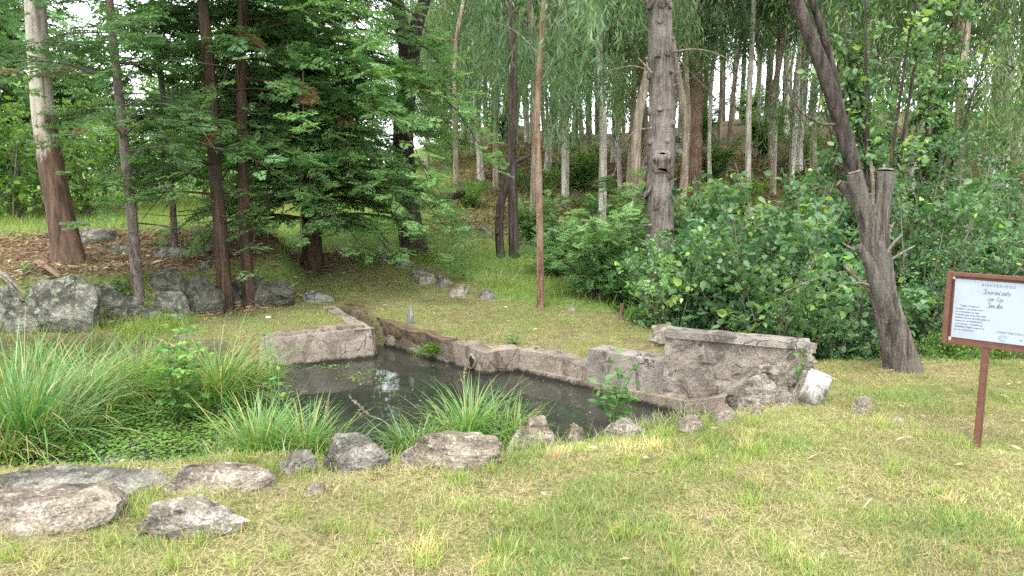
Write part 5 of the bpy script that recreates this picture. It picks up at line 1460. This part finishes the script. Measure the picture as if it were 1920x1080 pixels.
leafy_plant('leafy_sapling', 'bright green leafy sapling growing out of the sedge at the left of the pond', 335, 785,
            [(5, -205, 16, 0), (-22, -170, 13, -0.05), (28, -172, 13, -0.1), (-38, -130, 11, -0.2), (42, -135, 11, -0.2), (8, -150, 12, -0.25), (-14, -95, 9, -0.3), (30, -90, 9, -0.3)], 0.088, 'sapling', 441, WL, None, 3, tints=(0.35, 0.7, 1.0))
leafy_plant('wall_plant', 'glossy-leaved young plant leaning against the low step of the wall', 1150, 785,
            [(10, -128, 12, 0.2), (42, -105, 11, 0.2), (-28, -85, 11, 0.0), (30, -70, 9, 0.05), (-40, -50, 9, -0.05), (-12, -60, 8, -0.05), (62, -62, 7, 0.1)], 0.10, 'sapling', 443, -0.25, None, 1, tints=(0.0, 0.25, 0.6))
leafy_plant('wall_weed', 'small weed sprouting from the broken end of the wall', 1500, 716, [(4, -62, 12, 0), (-10, -30, 8, -0.05), (12, -28, 8, 0)], 0.05, 'sapling', 445, None, None, 1, Y=5.72, tints=(0.3, 0.6))
leafy_plant('edge_weed', 'pale leafy weed on the far lawn near the wall', 960, 645, [(0, -30, 9, 0), (-14, -18, 7, 0), (12, -20, 7, 0), (5, -14, 6, 0)], 0.05, 'sapling', 447, None, None, 1, tints=(0.3, 0.5))
leafy_plant('layered_weed', 'young plant with tiered leaves at the far lawn edge, above the stone row', 858, 530, [(4, -62, 9, 0), (-6, -40, 6, 0.1), (10, -45, 6, 0.05)], 0.075, 'sapling', 449, None, None, 3, tints=(0.1, 0.4))
leafy_plant('bank_seedling', 'small seedling among the left boulders by the peeling trunk', 50, 512, [(0, -26, 8, 0), (-10, -16, 6, 0), (12, -12, 6, 0)], 0.06, 'sapling', 451, None, None, 1, tints=(0.1, 0.3))
leafy_plant('boulder_fern', 'spreading leaves over the low boulder left of the slim pine', 218, 552, [(-20, -18, 8, 0), (16, -22, 8, 0), (2, -30, 8, -0.1), (-34, -4, 6, -0.1), (28, 0, 6, -0.1)], 0.06, 'sapling', 453, None, None, 3, tints=(0.0, 0.2))
# willowherb with a pale flower
t = leafy_plant('willowherb', 'tall thin willowherb with one pale flower in front of the concrete bank', 528, 815, [(-28, -205, 40, 0.3), (10, -100, 18, 0.0), (-6, -130, 20, 0.1), (-36, -218, 24, 0.35)], 0.055, 'sapling', 455, WL, None, 1, tints=(0.3, 0.55, 0.8))
b = np.array(t.location); c = at(503, 597, b[1] + 0.3) - b
for k in range(5):
    a = k * 1.2566; ge = Geo()
    leaves(ge, np.array([c]), np.array([[math.cos(a), math.sin(a) * 0.6 - 0.3, 0.45]]), 0.026, 0.026, 0.6, 'ovate', 0.2, np.array([[0, -0.5, 1.0]])); ge.build('petal', MATS['petal'], t)

# moss cushion on the inlet wall
r = np.random.default_rng(12); n = 1500
cx = at(815, 652, 7.95); X = cx + r.normal(size=(n, 3)) * np.array([0.10, 0.05, 0.03]); X[:, 2] -= np.abs(X[:, 0] - cx[0]) * 0.25
ge = Geo(); leaves(ge, X, r.normal(size=(n, 3)) * 0.7 + np.array([-0.4, -0.6, 0.5]), 0.022, 0.012, r.uniform(0, 1, n), 'dia', 0.1, None, r)
o = ge.build('moss', MATS['moss']); tag(o, 'bright green moss cushion on the inlet wall', 'moss', None, 'stuff')

# ------------------------------------------------------------------ stakes and stumps
def stake(label, u, vb, vt, wpx, m, seed, pointed, name='wooden_stake'):
    b = gnd(u, vb); h = at(u, vt, b[1])[2] - b[2]; w = wpx / FPX * b[1] / 2
    ge = Geo()
    P = [(0, 0, -0.1), (0, 0, h * 0.55), (0.1 * w, 0, h * 0.8), (0.3 * w, 0, h)]
    tube(ge, P, [w, w * 0.95, w * (0.62 if pointed else 0.95), w * (0.15 if pointed else 0.85)], 9, 0.14, seed, 0, 16)
    o = ge.build(name, MATS[m]); o.location = tuple(float(c) for c in b)
    tag(o, label, 'stake')
stake('grey pointed wooden stake at the far lawn beside the inlet wall', 770, 606, 570, 11, 'stake_wood', 461, True)
stake('brown broken stump post at the lawn edge left of the leafy shrubs', 1165, 602, 569, 9, 'bark_red', 462, False, 'stump_post')
stake('greyish stump post at the lawn corner behind the wall', 1218, 602, 583, 9, 'bark_dead', 463, False, 'stump_post')
stake('tiny dark peg on the concrete ledge', 1005, 661, 652, 7, 'bark_dark', 464, False, 'wooden_peg')
# bark slabs lying by the peeling trunk
for k, (u0, v0, u1, v1, w, lab) in enumerate([(66, 486, 112, 512, 0.05, 'red-brown bark slab lying at the foot of the peeling trunk'), (4, 512, 42, 560, 0.035, 'long grey bark strips hanging over the leftmost boulder'), (-6, 506, 46, 545, 0.025, 'upper grey bark strip over the leftmost boulder')]):
    Yk = 8.75 if k == 0 else 8.3
    a_, e_ = at(u0, v0, Yk), at(u1, v1, Yk - 0.15)
    mid = (a_ + e_) / 2; ge = Geo()
    s = np.linspace(0, 1, 8); an = np.linspace(-1.1, 1.1, 5)
    d = unit(e_ - a_); sd = unit(np.cross(d, [0, -0.5, 1.0])); nn = np.cross(sd, d)
    V = np.array([[a_ * (1 - q) + e_ * q + sd * math.sin(c) * w * (1 - 0.4 * q) + nn * (math.cos(c) - 1) * w + nn * 0.03 * math.sin(q * 5) for c in an] for q in s]) - mid
    i = np.arange(40).reshape(8, 5)
    ge.add(V.reshape(-1, 3), np.stack([i[:-1, :-1], i[:-1, 1:], i[1:, 1:], i[1:, :-1]], -1).reshape(-1, 4))
    o = ge.build('bark_slab', MATS['bark_red' if k == 0 else 'twig']); o.location = tuple(float(c) for c in mid)
    tag(o, lab, 'bark')

# ------------------------------------------------------------------ grass, straw and fallen leaves (stuff)
r = np.random.default_rng(500)
def scatter(n, x0, x1, y0, y1):
    return r.uniform(x0, x1, n), r.uniform(y0, y1, n)
SLAB = [(-3.2, 3.72), (-1.25, 3.72), (-1.15, 4.2), (-3.2, 4.4)]
def lawn_keep(x, y):
    lawn = sdf_poly(x, y, LAWN) + 0.25 * n2(x, y, 1.2, 41, 3)
    pd = np.maximum(sdf_poly(x, y, POND), sdf_poly(x, y, CANAL))
    return (lawn > 0.0) & (pd < -0.08)

def green_amount(x, y):
    g_ = 0.52 + 0.85 * n2(x, y, 0.9, 61, 3) + 0.85 * n2(x, y, 3.0, 63, 3)
    g_ = g_ + 0.12 * sstep(1.0, 3.5, x) - 0.16 * np.exp(-((x - 0.2) / 1.1) ** 2 - ((y - 3.7) / 0.7) ** 2)
    g_ = g_ + 0.34 * sstep(7.0, 8.5, y) * (1 - 0.6 * sstep(-1.5, -2.6, x))
    return g_

def lawn(name, label, n, box, L, W, segs, seed, bare=0.35):
    x, y = scatter(n, *box)
    k = lawn_keep(x, y)
    k &= np.abs(x) < 0.80 * y + 1.6
    x, y = x[k], y[k]
    ga = green_amount(x, y)
    dens = np.clip(0.45 + 1.1 * (ga - 0.15) + 0.35 * n2(x, y, 7.0, 65, 2), 0.10, 1)
    k = r.random(len(x)) < dens
    x, y, ga = x[k], y[k], ga[k]; n = len(x)
    z = terrain(x, y)
    tuft = np.clip(0.85 + 0.8 * n2(x, y, 5.5, 67, 2) + 0.3 * (ga - 0.5), 0.45, 1.9)
    LL = r.uniform(*L, n) * tuft
    straw = r.random(n) > np.clip(0.22 + 0.75 * ga, 0.12, 0.88)
    tn = np.where(straw, r.uniform(0.0, 0.38, n), np.clip(0.54 + 0.30 * (ga - 0.3) + 0.19 * r.normal(size=n), 0.36, 1))
    lean = np.abs(r.normal(0.25, 0.35, n)) + straw * 0.35
    ge = Geo()
    blades(ge, np.stack([x, y, z - 0.006], 1), r.uniform(0, 6.28, n), LL, W * r.uniform(0.6, 1.35, n), lean, r.uniform(0.1, 1.1, n), tn, segs, r.normal(size=n) * 0.6)
    o = ge.build(name, MATS['grass'])
    print(name, n, ge.tris())
    return tag(o, label, 'grass', None, 'stuff')
lawn('lawn_grass', 'short patchy lawn grass of the foreground, half green half straw', 330000, (-5.0, 7.0, 2.0, 5.6), (0.022, 0.060), 0.0042, 2, 1)
lawn('lawn_undergrass', 'fine short blades filling the foreground lawn', 520000, (-5.0, 7.0, 2.0, 5.4), (0.015, 0.045), 0.005, 1, 4)
lawn('right_lawn_grass', 'short lawn grass around the wall end and the dead tree', 130000, (1.0, 8.5, 5.0, 7.0), (0.02, 0.055), 0.005, 1, 2)
lawn('far_lawn_grass', 'short sunny lawn grass beyond the pond', 230000, (-5.5, 2.6, 6.6, 13.6), (0.016, 0.045), 0.0075, 1, 3)

# straw and mowings lying on the lawn
x, y = scatter(150000, -4.5, 6.5, 2.0, 6.9)
k = lawn_keep(x, y) & (np.abs(x) < 0.8 * y + 1.2)
x, y = x[k], y[k]
ga = green_amount(x, y)
k = r.random(len(x)) < np.clip(0.85 - 0.9 * ga, 0.04, 0.85)
x, y = x[k], y[k]; n = len(x)
ge = Geo()
blades(ge, np.stack([x, y, terrain(x, y) + r.uniform(0.004, 0.026, n)], 1), r.uniform(0, 6.28, n), r.uniform(0.02, 0.09, n), 0.0026 * r.uniform(0.6, 1.4, n), r.uniform(1.25, 1.66, n), r.normal(0.05, 0.25, n),
       np.clip(r.normal(0.2, 0.10, n), 0.0, 0.38), 2, r.normal(size=n) * 0.5)
tag(ge.build('straw', MATS['grass']), 'dry mowings and straw strewn over the near lawn', 'straw', None, 'stuff')
# clover and small weeds in patches
x, y = scatter(60000, -4.5, 6.0, 2.2, 6.8)
k = lawn_keep(x, y) & (n2(x, y, 1.7, 87, 3) > 0.16) & (r.random(len(x)) < 0.35)
x, y = x[k], y[k]; n = len(x); a = r.uniform(0, 6.28, n)
ge = Geo(); LL = r.uniform(0.008, 0.022, n)
leaves(ge, np.stack([x, y, terrain(x, y) + r.uniform(0.012, 0.035, n)], 1), np.stack([np.cos(a), np.sin(a), r.normal(size=n) * 0.2], 1), LL, LL * 0.8, np.clip(r.normal(0.45, 0.2, n), 0, 1), 'dia', 0.1, unit(np.stack([r.normal(size=n) * 0.3, r.normal(size=n) * 0.3, np.ones(n)], 1)), r)
tag(ge.build('clover', MATS['bush']), 'patches of clover and small weeds in the lawn', 'weeds', None, 'stuff')
# taller clumps round the rocks and along the near bank
ge = Geo()
for o in [q for q in bpy.data.objects if q.name.split('.')[0] in ('rock', 'rubble_stone', 'painted_block')]:
    hw, hd, hh = (c / 2 for c in o.dimensions) if o.dimensions[0] > 0 else (0.1, 0.1, 0.1)
    V_ = np.array([v.co[:] for v in o.data.vertices]); hw, hd = np.abs(V_[:, 0]).max(), np.abs(V_[:, 1]).max()
    n = int(260 * (hw + hd))
    a = r.uniform(0, 6.28, n); q = r.uniform(0.86, 1.12, n)
    x = o.location.x + np.cos(a) * hw * q; y = o.location.y + np.sin(a) * hd * q
    k = lawn_keep(x, y); x, y = x[k], y[k]; n = len(x)
    if not n: continue
    gn = n2(x, y, 6.0, 83, 2)
    k = r.random(n) < np.clip(0.5 + gn, 0.1, 1); x, y = x[k], y[k]; n = len(x)
    blades(ge, np.stack([x, y, terrain(x, y) - 0.008], 1), r.uniform(0, 6.28, n), r.uniform(0.035, 0.11, n), 0.0045, np.abs(r.normal(0.2, 0.3, n)), r.uniform(0.1, 1.2, n), np.where(r.random(n) < 0.45, r.uniform(0.1, 0.4, n), r.uniform(0.5, 0.9, n)), 2, r.normal(size=n) * 0.5)
tot = 0
for k in range(240):
    u = r.uniform(-60, 1960); v = r.uniform(800, 1090)
    if r.random() < 0.45: u, v = r.uniform(480, 1420), 770 + r.uniform(20, 130) * (1 - (u / 1960) * 0.5)
    b = gnd(u, v)
    if not lawn_keep(np.array([b[0]]), np.array([b[1]]))[0]: continue
    n = int(r.integers(20, 70))
    X = b + np.stack([r.normal(size=n) * 0.035, r.normal(size=n) * 0.035, np.full(n, -0.008)], 1)
    tn = np.clip(r.normal(0.72, 0.12, n) if r.random() < 0.85 else r.normal(0.3, 0.1, n), 0.1, 1)
    blades(ge, X, r.uniform(0, 6.28, n), r.uniform(0.05, 0.12, n) * r.uniform(0.7, 1.2), 0.0048, np.abs(r.normal(0.2, 0.3, n)), r.uniform(0.1, 1.2, n), tn, 3, r.normal(size=n) * 0.5)
tag(ge.build('grass_clumps', MATS['grass']), 'longer unmown grass tufts in the lawn and round the rocks', 'grass', None, 'stuff')
# bank grass at the near water edge
x, y = scatter(60000, -4.5, 2.2, 3.9, 6.3)
pd = sdf_poly(x, y, POND)
k = (pd > -0.30) & (pd < 0.16) & ((x > -1.4) | (pd > 0.05)) & (r.random(len(x)) < np.clip(0.35 + n2(x, y, 2.0, 71, 2), 0.03, 0.8)) & (y < 6.25) & (x < 1.5)
x, y = x[k], y[k]; n = len(x)
ge = Geo()
blades(ge, np.stack([x, y, terrain(x, y) - 0.01], 1), r.uniform(0, 6.28, n), r.uniform(0.06, 0.20, n), 0.005, np.abs(r.normal(0.25, 0.3, n)), r.uniform(0.2, 1.4, n), np.clip(r.normal(0.5, 0.25, n), 0.05, 1), 3, r.normal(size=n) * 0.5)
tag(ge.build('bank_grass', MATS['grass']), 'grass overhanging the near edge of the pond', 'grass', None, 'stuff')

# marsh growth below the left boulders
x, y = scatter(42000, -7.5, -2.3, 5.6, 8.6)
pd = sdf_poly(x, y, POND)
k = (terrain(x, y, False) > -0.42) & (r.random(len(x)) < np.clip(0.4 + 0.9 * n2(x, y, 1.5, 73, 2), 0.05, 0.9)) & (y > 6.0)
k &= ~((x > -3.6) & (y > 7.5))
x, y = x[k], y[k]; n = len(x)
ge = Geo()
blades(ge, np.stack([x, y, np.maximum(terrain(x, y), WATER) - 0.01], 1), r.uniform(0, 6.28, n), r.uniform(0.06, 0.22, n), 0.007, np.abs(r.normal(0.25, 0.3, n)), r.uniform(0.2, 1.6, n), np.clip(r.normal(0.6, 0.22, n), 0.05, 1), 3, r.normal(size=n) * 0.5)
tag(ge.build('marsh_grass', MATS['wild_grass']), 'tangled marsh grass below the left boulders', 'grass', None, 'stuff')

# rough grass beyond the lawn, and the meadow
x, y = scatter(210000, -16, 12, 8.6, 30)
lw = sdf_poly(x, y, LAWN) + 0.25 * n2(x, y, 1.2, 41, 3)
_, lit, _, lush = masks(x, y)
pr = np.clip(lush * 1.0 + 0.22 * (1 - lit) + 0.05, 0, 1) * np.clip(1.25 - y / 30, 0.25, 1) * np.clip(0.7 + 0.8 * n2(x, y, 0.9, 75, 2), 0.1, 1)
k = (lw < 0.05) & (np.abs(x) < 0.75 * y + 1) & (r.random(len(x)) < pr)
x, y, lush = x[k], y[k], lush[k]; n = len(x)
ge = Geo()
blades(ge, np.stack([x, y, terrain(x, y) - 0.02], 1), r.uniform(0, 6.28, n), r.uniform(0.08, 0.26, n) * (1 + 0.02 * y), 0.007 * (0.5 + y / 14), np.abs(r.normal(0.3, 0.3, n)), r.uniform(0.1, 1.3, n), np.clip(r.normal(0.5, 0.2, n) - 0.25 * (n2(x, y, 0.8, 79, 2) > 0.1), 0.0, 1), 2, r.normal(size=n) * 0.5)
tag(ge.build('rough_grass', MATS['wild_grass']), 'rough unmown grass beyond the lawn and over the meadow', 'grass', None, 'stuff')
print('rough', n)

# leaf litter on the hill, on the left bank and a few leaves on the lawn
x, y = scatter(260000, -14, 14, 8.4, 30)
lawnm, lit, _, _ = masks(x, y)
k = (r.random(len(x)) < lit * np.clip(1.3 - y / 28, 0.3, 1) * 0.75) & (np.abs(x) < 0.75 * y + 1)
x, y = x[k], y[k]; n = len(x); a = r.uniform(0, 6.28, n)
ge = Geo()
sz = 0.5 + y / 16
leaves(ge, np.stack([x, y, terrain(x, y) + r.uniform(0.003, 0.03, n)], 1), np.stack([np.cos(a), np.sin(a), r.normal(size=n) * 0.25], 1), r.uniform(0.05, 0.13, n) * sz, r.uniform(0.012, 0.03, n) * sz, np.clip(r.normal(0.45, 0.25, n), 0, 1), 'dia', 0.2,
       unit(np.stack([r.normal(size=n) * 0.4, r.normal(size=n) * 0.4, np.ones(n)], 1)), r)
tag(ge.build('leaf_litter', MATS['litter']), 'brown fallen leaves and bark covering the hillside and the left bank', 'leaf litter', None, 'stuff')
print('litter', n)
x, y = scatter(900, -4, 6, 2.2, 12)
k = lawn_keep(x, y); x, y = x[k], y[k]; n = len(x); a = r.uniform(0, 6.28, n)
ge = Geo(); leaves(ge, np.stack([x, y, terrain(x, y) + 0.03], 1), np.stack([np.cos(a), np.sin(a), r.normal(size=n) * 0.25], 1), r.uniform(0.03, 0.09, n), r.uniform(0.008, 0.02, n), np.clip(r.normal(0.8, 0.25, n), 0, 1), 'dia', 0.3, None, r)
tag(ge.build('lawn_leaves', MATS['litter']), 'few pale dry leaves scattered on the lawn', 'leaf litter', None, 'stuff')
x, y = scatter(16000, -7.5, -2.9, 8.1, 10.4)
sd = sdf_poly(x, y, BANK)
k = (np.abs(sd) < 0.55) & (r.random(len(x)) < 0.55); x, y = x[k], y[k]; n = len(x); a = r.uniform(0, 6.28, n)
ge = Geo(); leaves(ge, np.stack([x, y, terrain(x, y) + r.uniform(0.0, 0.06, n)], 1), np.stack([np.cos(a), np.sin(a), r.normal(size=n) * 0.35], 1), r.uniform(0.05, 0.16, n), r.uniform(0.008, 0.022, n), np.clip(r.normal(0.55, 0.28, n), 0, 1), 'dia', 0.2, None, r)
tag(ge.build('bank_litter', MATS['litter']), 'dry leaves and bark heaped between the boulders of the left bank', 'leaf litter', None, 'stuff')
# twigs on the hillside
ge = Geo()
for k in range(90):
    Y = r.uniform(13, 26); u = r.uniform(760, 1650); p = spot(u, Y); a = r.uniform(0, 6.28); l = r.uniform(0.4, 1.6)
    d = np.array([math.cos(a), math.sin(a), r.uniform(-0.05, 0.25)])
    tube(ge, [p + np.array([0, 0, 0.05]), p + d * l * 0.5 + np.array([0, 0, 0.1]), p + d * l + np.array([0, 0, 0.06])], [0.018, 0.014, 0.006], 4, cap=False, n=5)
tag(ge.build('fallen_twigs', MATS['twig']), 'bare sticks and twigs lying about the hillside', 'twigs', None, 'stuff')

# ------------------------------------------------------------------ the sign
pb = gnd(1848, 846)
Lt = at(1777, 509, 4.56); Lb = at(1770, 641, 4.56)
SD = unit(np.array([0.72, -0.69, 0])); SU = np.array([0, 0, 1.0]); SN = np.cross(SD, SU) * 1.0     # SN points to the viewer
if SN[1] > 0: SN = -SN
SW, SH = 0.53, float(Lt[2] - Lb[2])
o0 = np.array([Lt[0], Lt[1], Lb[2]])
sg = thing('information_sign', 'white welcome sign in a rust-brown metal frame on a single post', 'sign', pb)
def box(ge, c, ax, half):
    V = np.array([[sx, sy, sz] for sx in (-1, 1) for sy in (-1, 1) for sz in (-1, 1)], float) * np.array(half)
    ge.add(V @ np.array(ax) + c, [[0, 1, 3, 2], [4, 6, 7, 5], [0, 4, 5, 1], [2, 3, 7, 6], [0, 2, 6, 4], [1, 5, 7, 3]])
def bar(name, c, half, m='rust_paint', parent=sg):
    bm = bmesh.new(); bmesh.ops.create_cube(bm, size=2.0)
    for v in bm.verts: v.co = Vector((v.co.x * half[0], v.co.y * half[1], v.co.z * half[2]))
    bmesh.ops.bevel(bm, geom=bm.edges[:], offset=min(half) * 0.22, segments=2, affect='EDGES')
    ax = np.array([SD, SN, SU])
    for v in bm.verts: v.co = Vector((np.array(v.co) @ ax + c - pb).tolist())
    bmesh.ops.recalc_face_normals(bm, faces=bm.faces[:])
    me = bpy.data.meshes.new(name); bm.to_mesh(me); bm.free()
    me.materials.append(MATS[m])
    return link(name, me, parent)
at_s = lambda a, h, out=0.0: o0 + SD * a + SU * h + SN * out
fw = 0.016
bar('frame_side', at_s(fw, SH / 2), (fw, 0.022, SH / 2 + 0.004))
bar('frame_side', at_s(SW - fw, SH / 2), (fw, 0.022, SH / 2 + 0.004))
bar('frame_rail', at_s(SW / 2, SH - 0.011), (SW / 2 - 2 * fw - 0.001, 0.019, 0.011))
bar('frame_rail', at_s(SW / 2, 0.011), (SW / 2 - 2 * fw - 0.001, 0.019, 0.011))
bar('back_plate', at_s(SW / 2, SH / 2, -0.006), (SW / 2 - 2 * fw - 0.001, 0.004, SH / 2 - 0.0225))
panel = bar('panel', at_s(SW / 2 + 0.002, SH / 2, 0.001), (SW / 2 - 2 * fw - 0.012, 0.0025, SH / 2 - 0.040), 'sign_print')
dpost = pb - at_s(0.237, 0); along = 0.237
pt = at_s(along, 0.0)
post_c = np.array([pt[0], pt[1], (pb[2] - 0.15 + pt[2]) / 2])
bar('post', post_c, (0.019, 0.019, (pt[2] - pb[2] + 0.15) / 2 - 0.001))
for (a, h) in ((fw * 2 + 0.010, 0.030), (fw * 2 + 0.006, SH - 0.034)):
    bar('glue_patch', at_s(a, h, 0.003), (0.007, 0.002, 0.009), 'glue')

def panel_pt(a, h): return at_s(a, h, 0.0043) - pb
rotM = Matrix((tuple(SD), tuple(SU), tuple(SN))).transposed().to_4x4()
def text(body, a, h, size, m='ink', align='LEFT', bold=0.0, sp=1.0):
    cu = bpy.data.curves.new('lettering', 'FONT')
    cu.body = body; cu.size = size; cu.align_x = align; cu.offset = bold; cu.space_character = sp
    tmp = bpy.data.objects.new('lettering', cu); col.objects.link(tmp)
    bpy.context.view_layer.update()
    me = bpy.data.meshes.new_from_object(tmp.evaluated_get(bpy.context.evaluated_depsgraph_get()))
    bpy.data.objects.remove(tmp); bpy.data.curves.remove(cu)
    me.name = 'lettering'; me.materials.clear(); me.materials.append(MATS[m])
    o = link('lettering', me, panel)
    o.matrix_local = Matrix.Translation(Vector(panel_pt(a, h).tolist())) @ rotM
    return o
cx = SW * 0.515
text('BIENVENIDOS', cx, SH - 0.072, 0.020, 'ink', 'CENTER', 0.0002, 1.45)
para = ['"Cuidar el Ambiente"', 'La basura es personal y debe', 'ser depositada a un lugar', 'destinado para tal fin, NO TIRE', 'BASURA EN LA NATURALEZA, ni', 'incluso deje lo ORG\u00c1NICO,', 'pensemos que el LUGAR LO', 'DEBEMOS DEJAR, mejor de lo', 'que lo encontramos.']
for k, s_ in enumerate(para):
    text(s_, 0.062 + (0.020 if k == 0 else 0), SH - 0.205 - k * 0.0185, 0.0125, 'ink', 'LEFT', 0.00035)
text('CONECTESE CON LA NATURALEZA', SW * 0.535, 0.098, 0.0155, 'ink', 'LEFT', 0.0001)
text('VI', SW * 0.76, 0.062, 0.016, 'ink', 'LEFT', 0.0003)
text('YACAN', SW * 0.84, 0.062, 0.0165, 'ink_red', 'LEFT', 0.0004)
GL_ = {'S': [[(.95, 1.75), (.6, 2.0), (.2, 1.75), (.3, 1.35), (.7, 1.0), (.75, .4), (.35, 0), (-.05, .2)]], 'i': [[(.05, .9), (0, .25), (.15, 0), (.35, .2)], [(.08, 1.3), (.12, 1.4)]],
       'n': [[(0, .95), (0, 0)], [(0, .55), (.25, .95), (.5, .8), (.48, .2), (.65, .05)]], 'c': [[(.6, .8), (.35, 1), (.05, .65), (.08, .25), (.3, 0), (.65, .2)]], 'r': [[(0, .95), (0, 0)], [(0, .55), (.22, .95), (.48, .85)]],
       'o': [[(.3, 1), (.05, .7), (.06, .25), (.3, 0), (.55, .3), (.52, .8), (.3, 1), (.4, .95), (.7, .9)]], 'I': [[(.05, .9), (0, .25), (.15, 0), (.35, .2)], [(.08, 1.25), (.32, 1.65)]], 'z': [[(0, .9), (.55, .9), (.02, .08), (.62, .06)]],
       'a': [[(.52, .8), (.3, 1), (.04, .6), (.1, .1), (.33, 0), (.52, .45), (.54, .95), (.54, .2), (.72, .02)]], 't': [[(.28, 1.6), (.2, .3), (.35, 0), (.55, .15)], [(0, 1.05), (.55, 1.12)]],
       'e': [[(.05, .5), (.48, .6), (.4, .95), (.18, .92), (.03, .45), (.25, 0), (.62, .2)]], 'l': [[(.15, 2.0), (.05, .3), (.2, 0), (.4, .18)]], 's': [[(.45, .88), (.22, 1), (.06, .75), (.4, .38), (.28, .02), (0, .12)]],
       'd': [[(.52, .8), (.3, 1), (.04, .6), (.1, .1), (.33, 0), (.55, .5), (.62, 2.0), (.56, .25), (.75, .02)]], ' ': []}
def script(word, a, h, unit_, lw=0.0028):
    adv = 0.78; x0 = -(len(word) * adv) / 2
    ge = Geo()
    for k, ch in enumerate(word):
        for st_ in GL_[ch]:
            P = np.array([(x + x0 + k * adv + 0.22 * y, y, 0) for x, y in st_]) * unit_
            if len(P) > 2: P = smooth_path(P, 4 * len(P))
            T = unit(np.gradient(P, axis=0)); Nn = np.stack([-T[:, 1], T[:, 0], 0 * T[:, 0]], 1) * lw / 2
            W = lambda q: panel_pt(a, h) + q[:, :1] * SD + q[:, 1:2] * SU
            V = np.stack([W(P + Nn), W(P - Nn)], 1).reshape(-1, 3)
            ge.add(V, [[2 * j, 2 * j + 1, 2 * j + 3, 2 * j + 2] for j in range(len(P) - 1)])
    ge.build('lettering', MATS['ink'], panel, smooth=False)
script('SincronIzate', cx - 0.005, SH - 0.118, 0.0150)
script('con los', cx - 0.008, SH - 0.158, 0.0150)
script('Sonidos', cx - 0.008, SH - 0.198, 0.0155)
# round emblem with a small line drawing
ge = Geo(); an = np.linspace(0.2, 5.6, 26)
for (rad, lw) in ((0.0165, 0.0016), (0.010, 0.0011)):
    C = panel_pt(SW * 0.60, 0.068)
    V = np.stack([C + np.cos(an)[:, None] * SD * (rad + s_) * 1.25 + np.sin(an)[:, None] * SU * (rad + s_) for s_ in (lw / 2, -lw / 2)], 1).reshape(-1, 3)
    ge.add(V, [[2 * j, 2 * j + 1, 2 * j + 3, 2 * j + 2] for j in range(len(an) - 1)])
ge.build('emblem', MATS['ink'], panel, smooth=False)
text('~ ~ ~', SW * 0.545, 0.064, 0.012, 'ink')
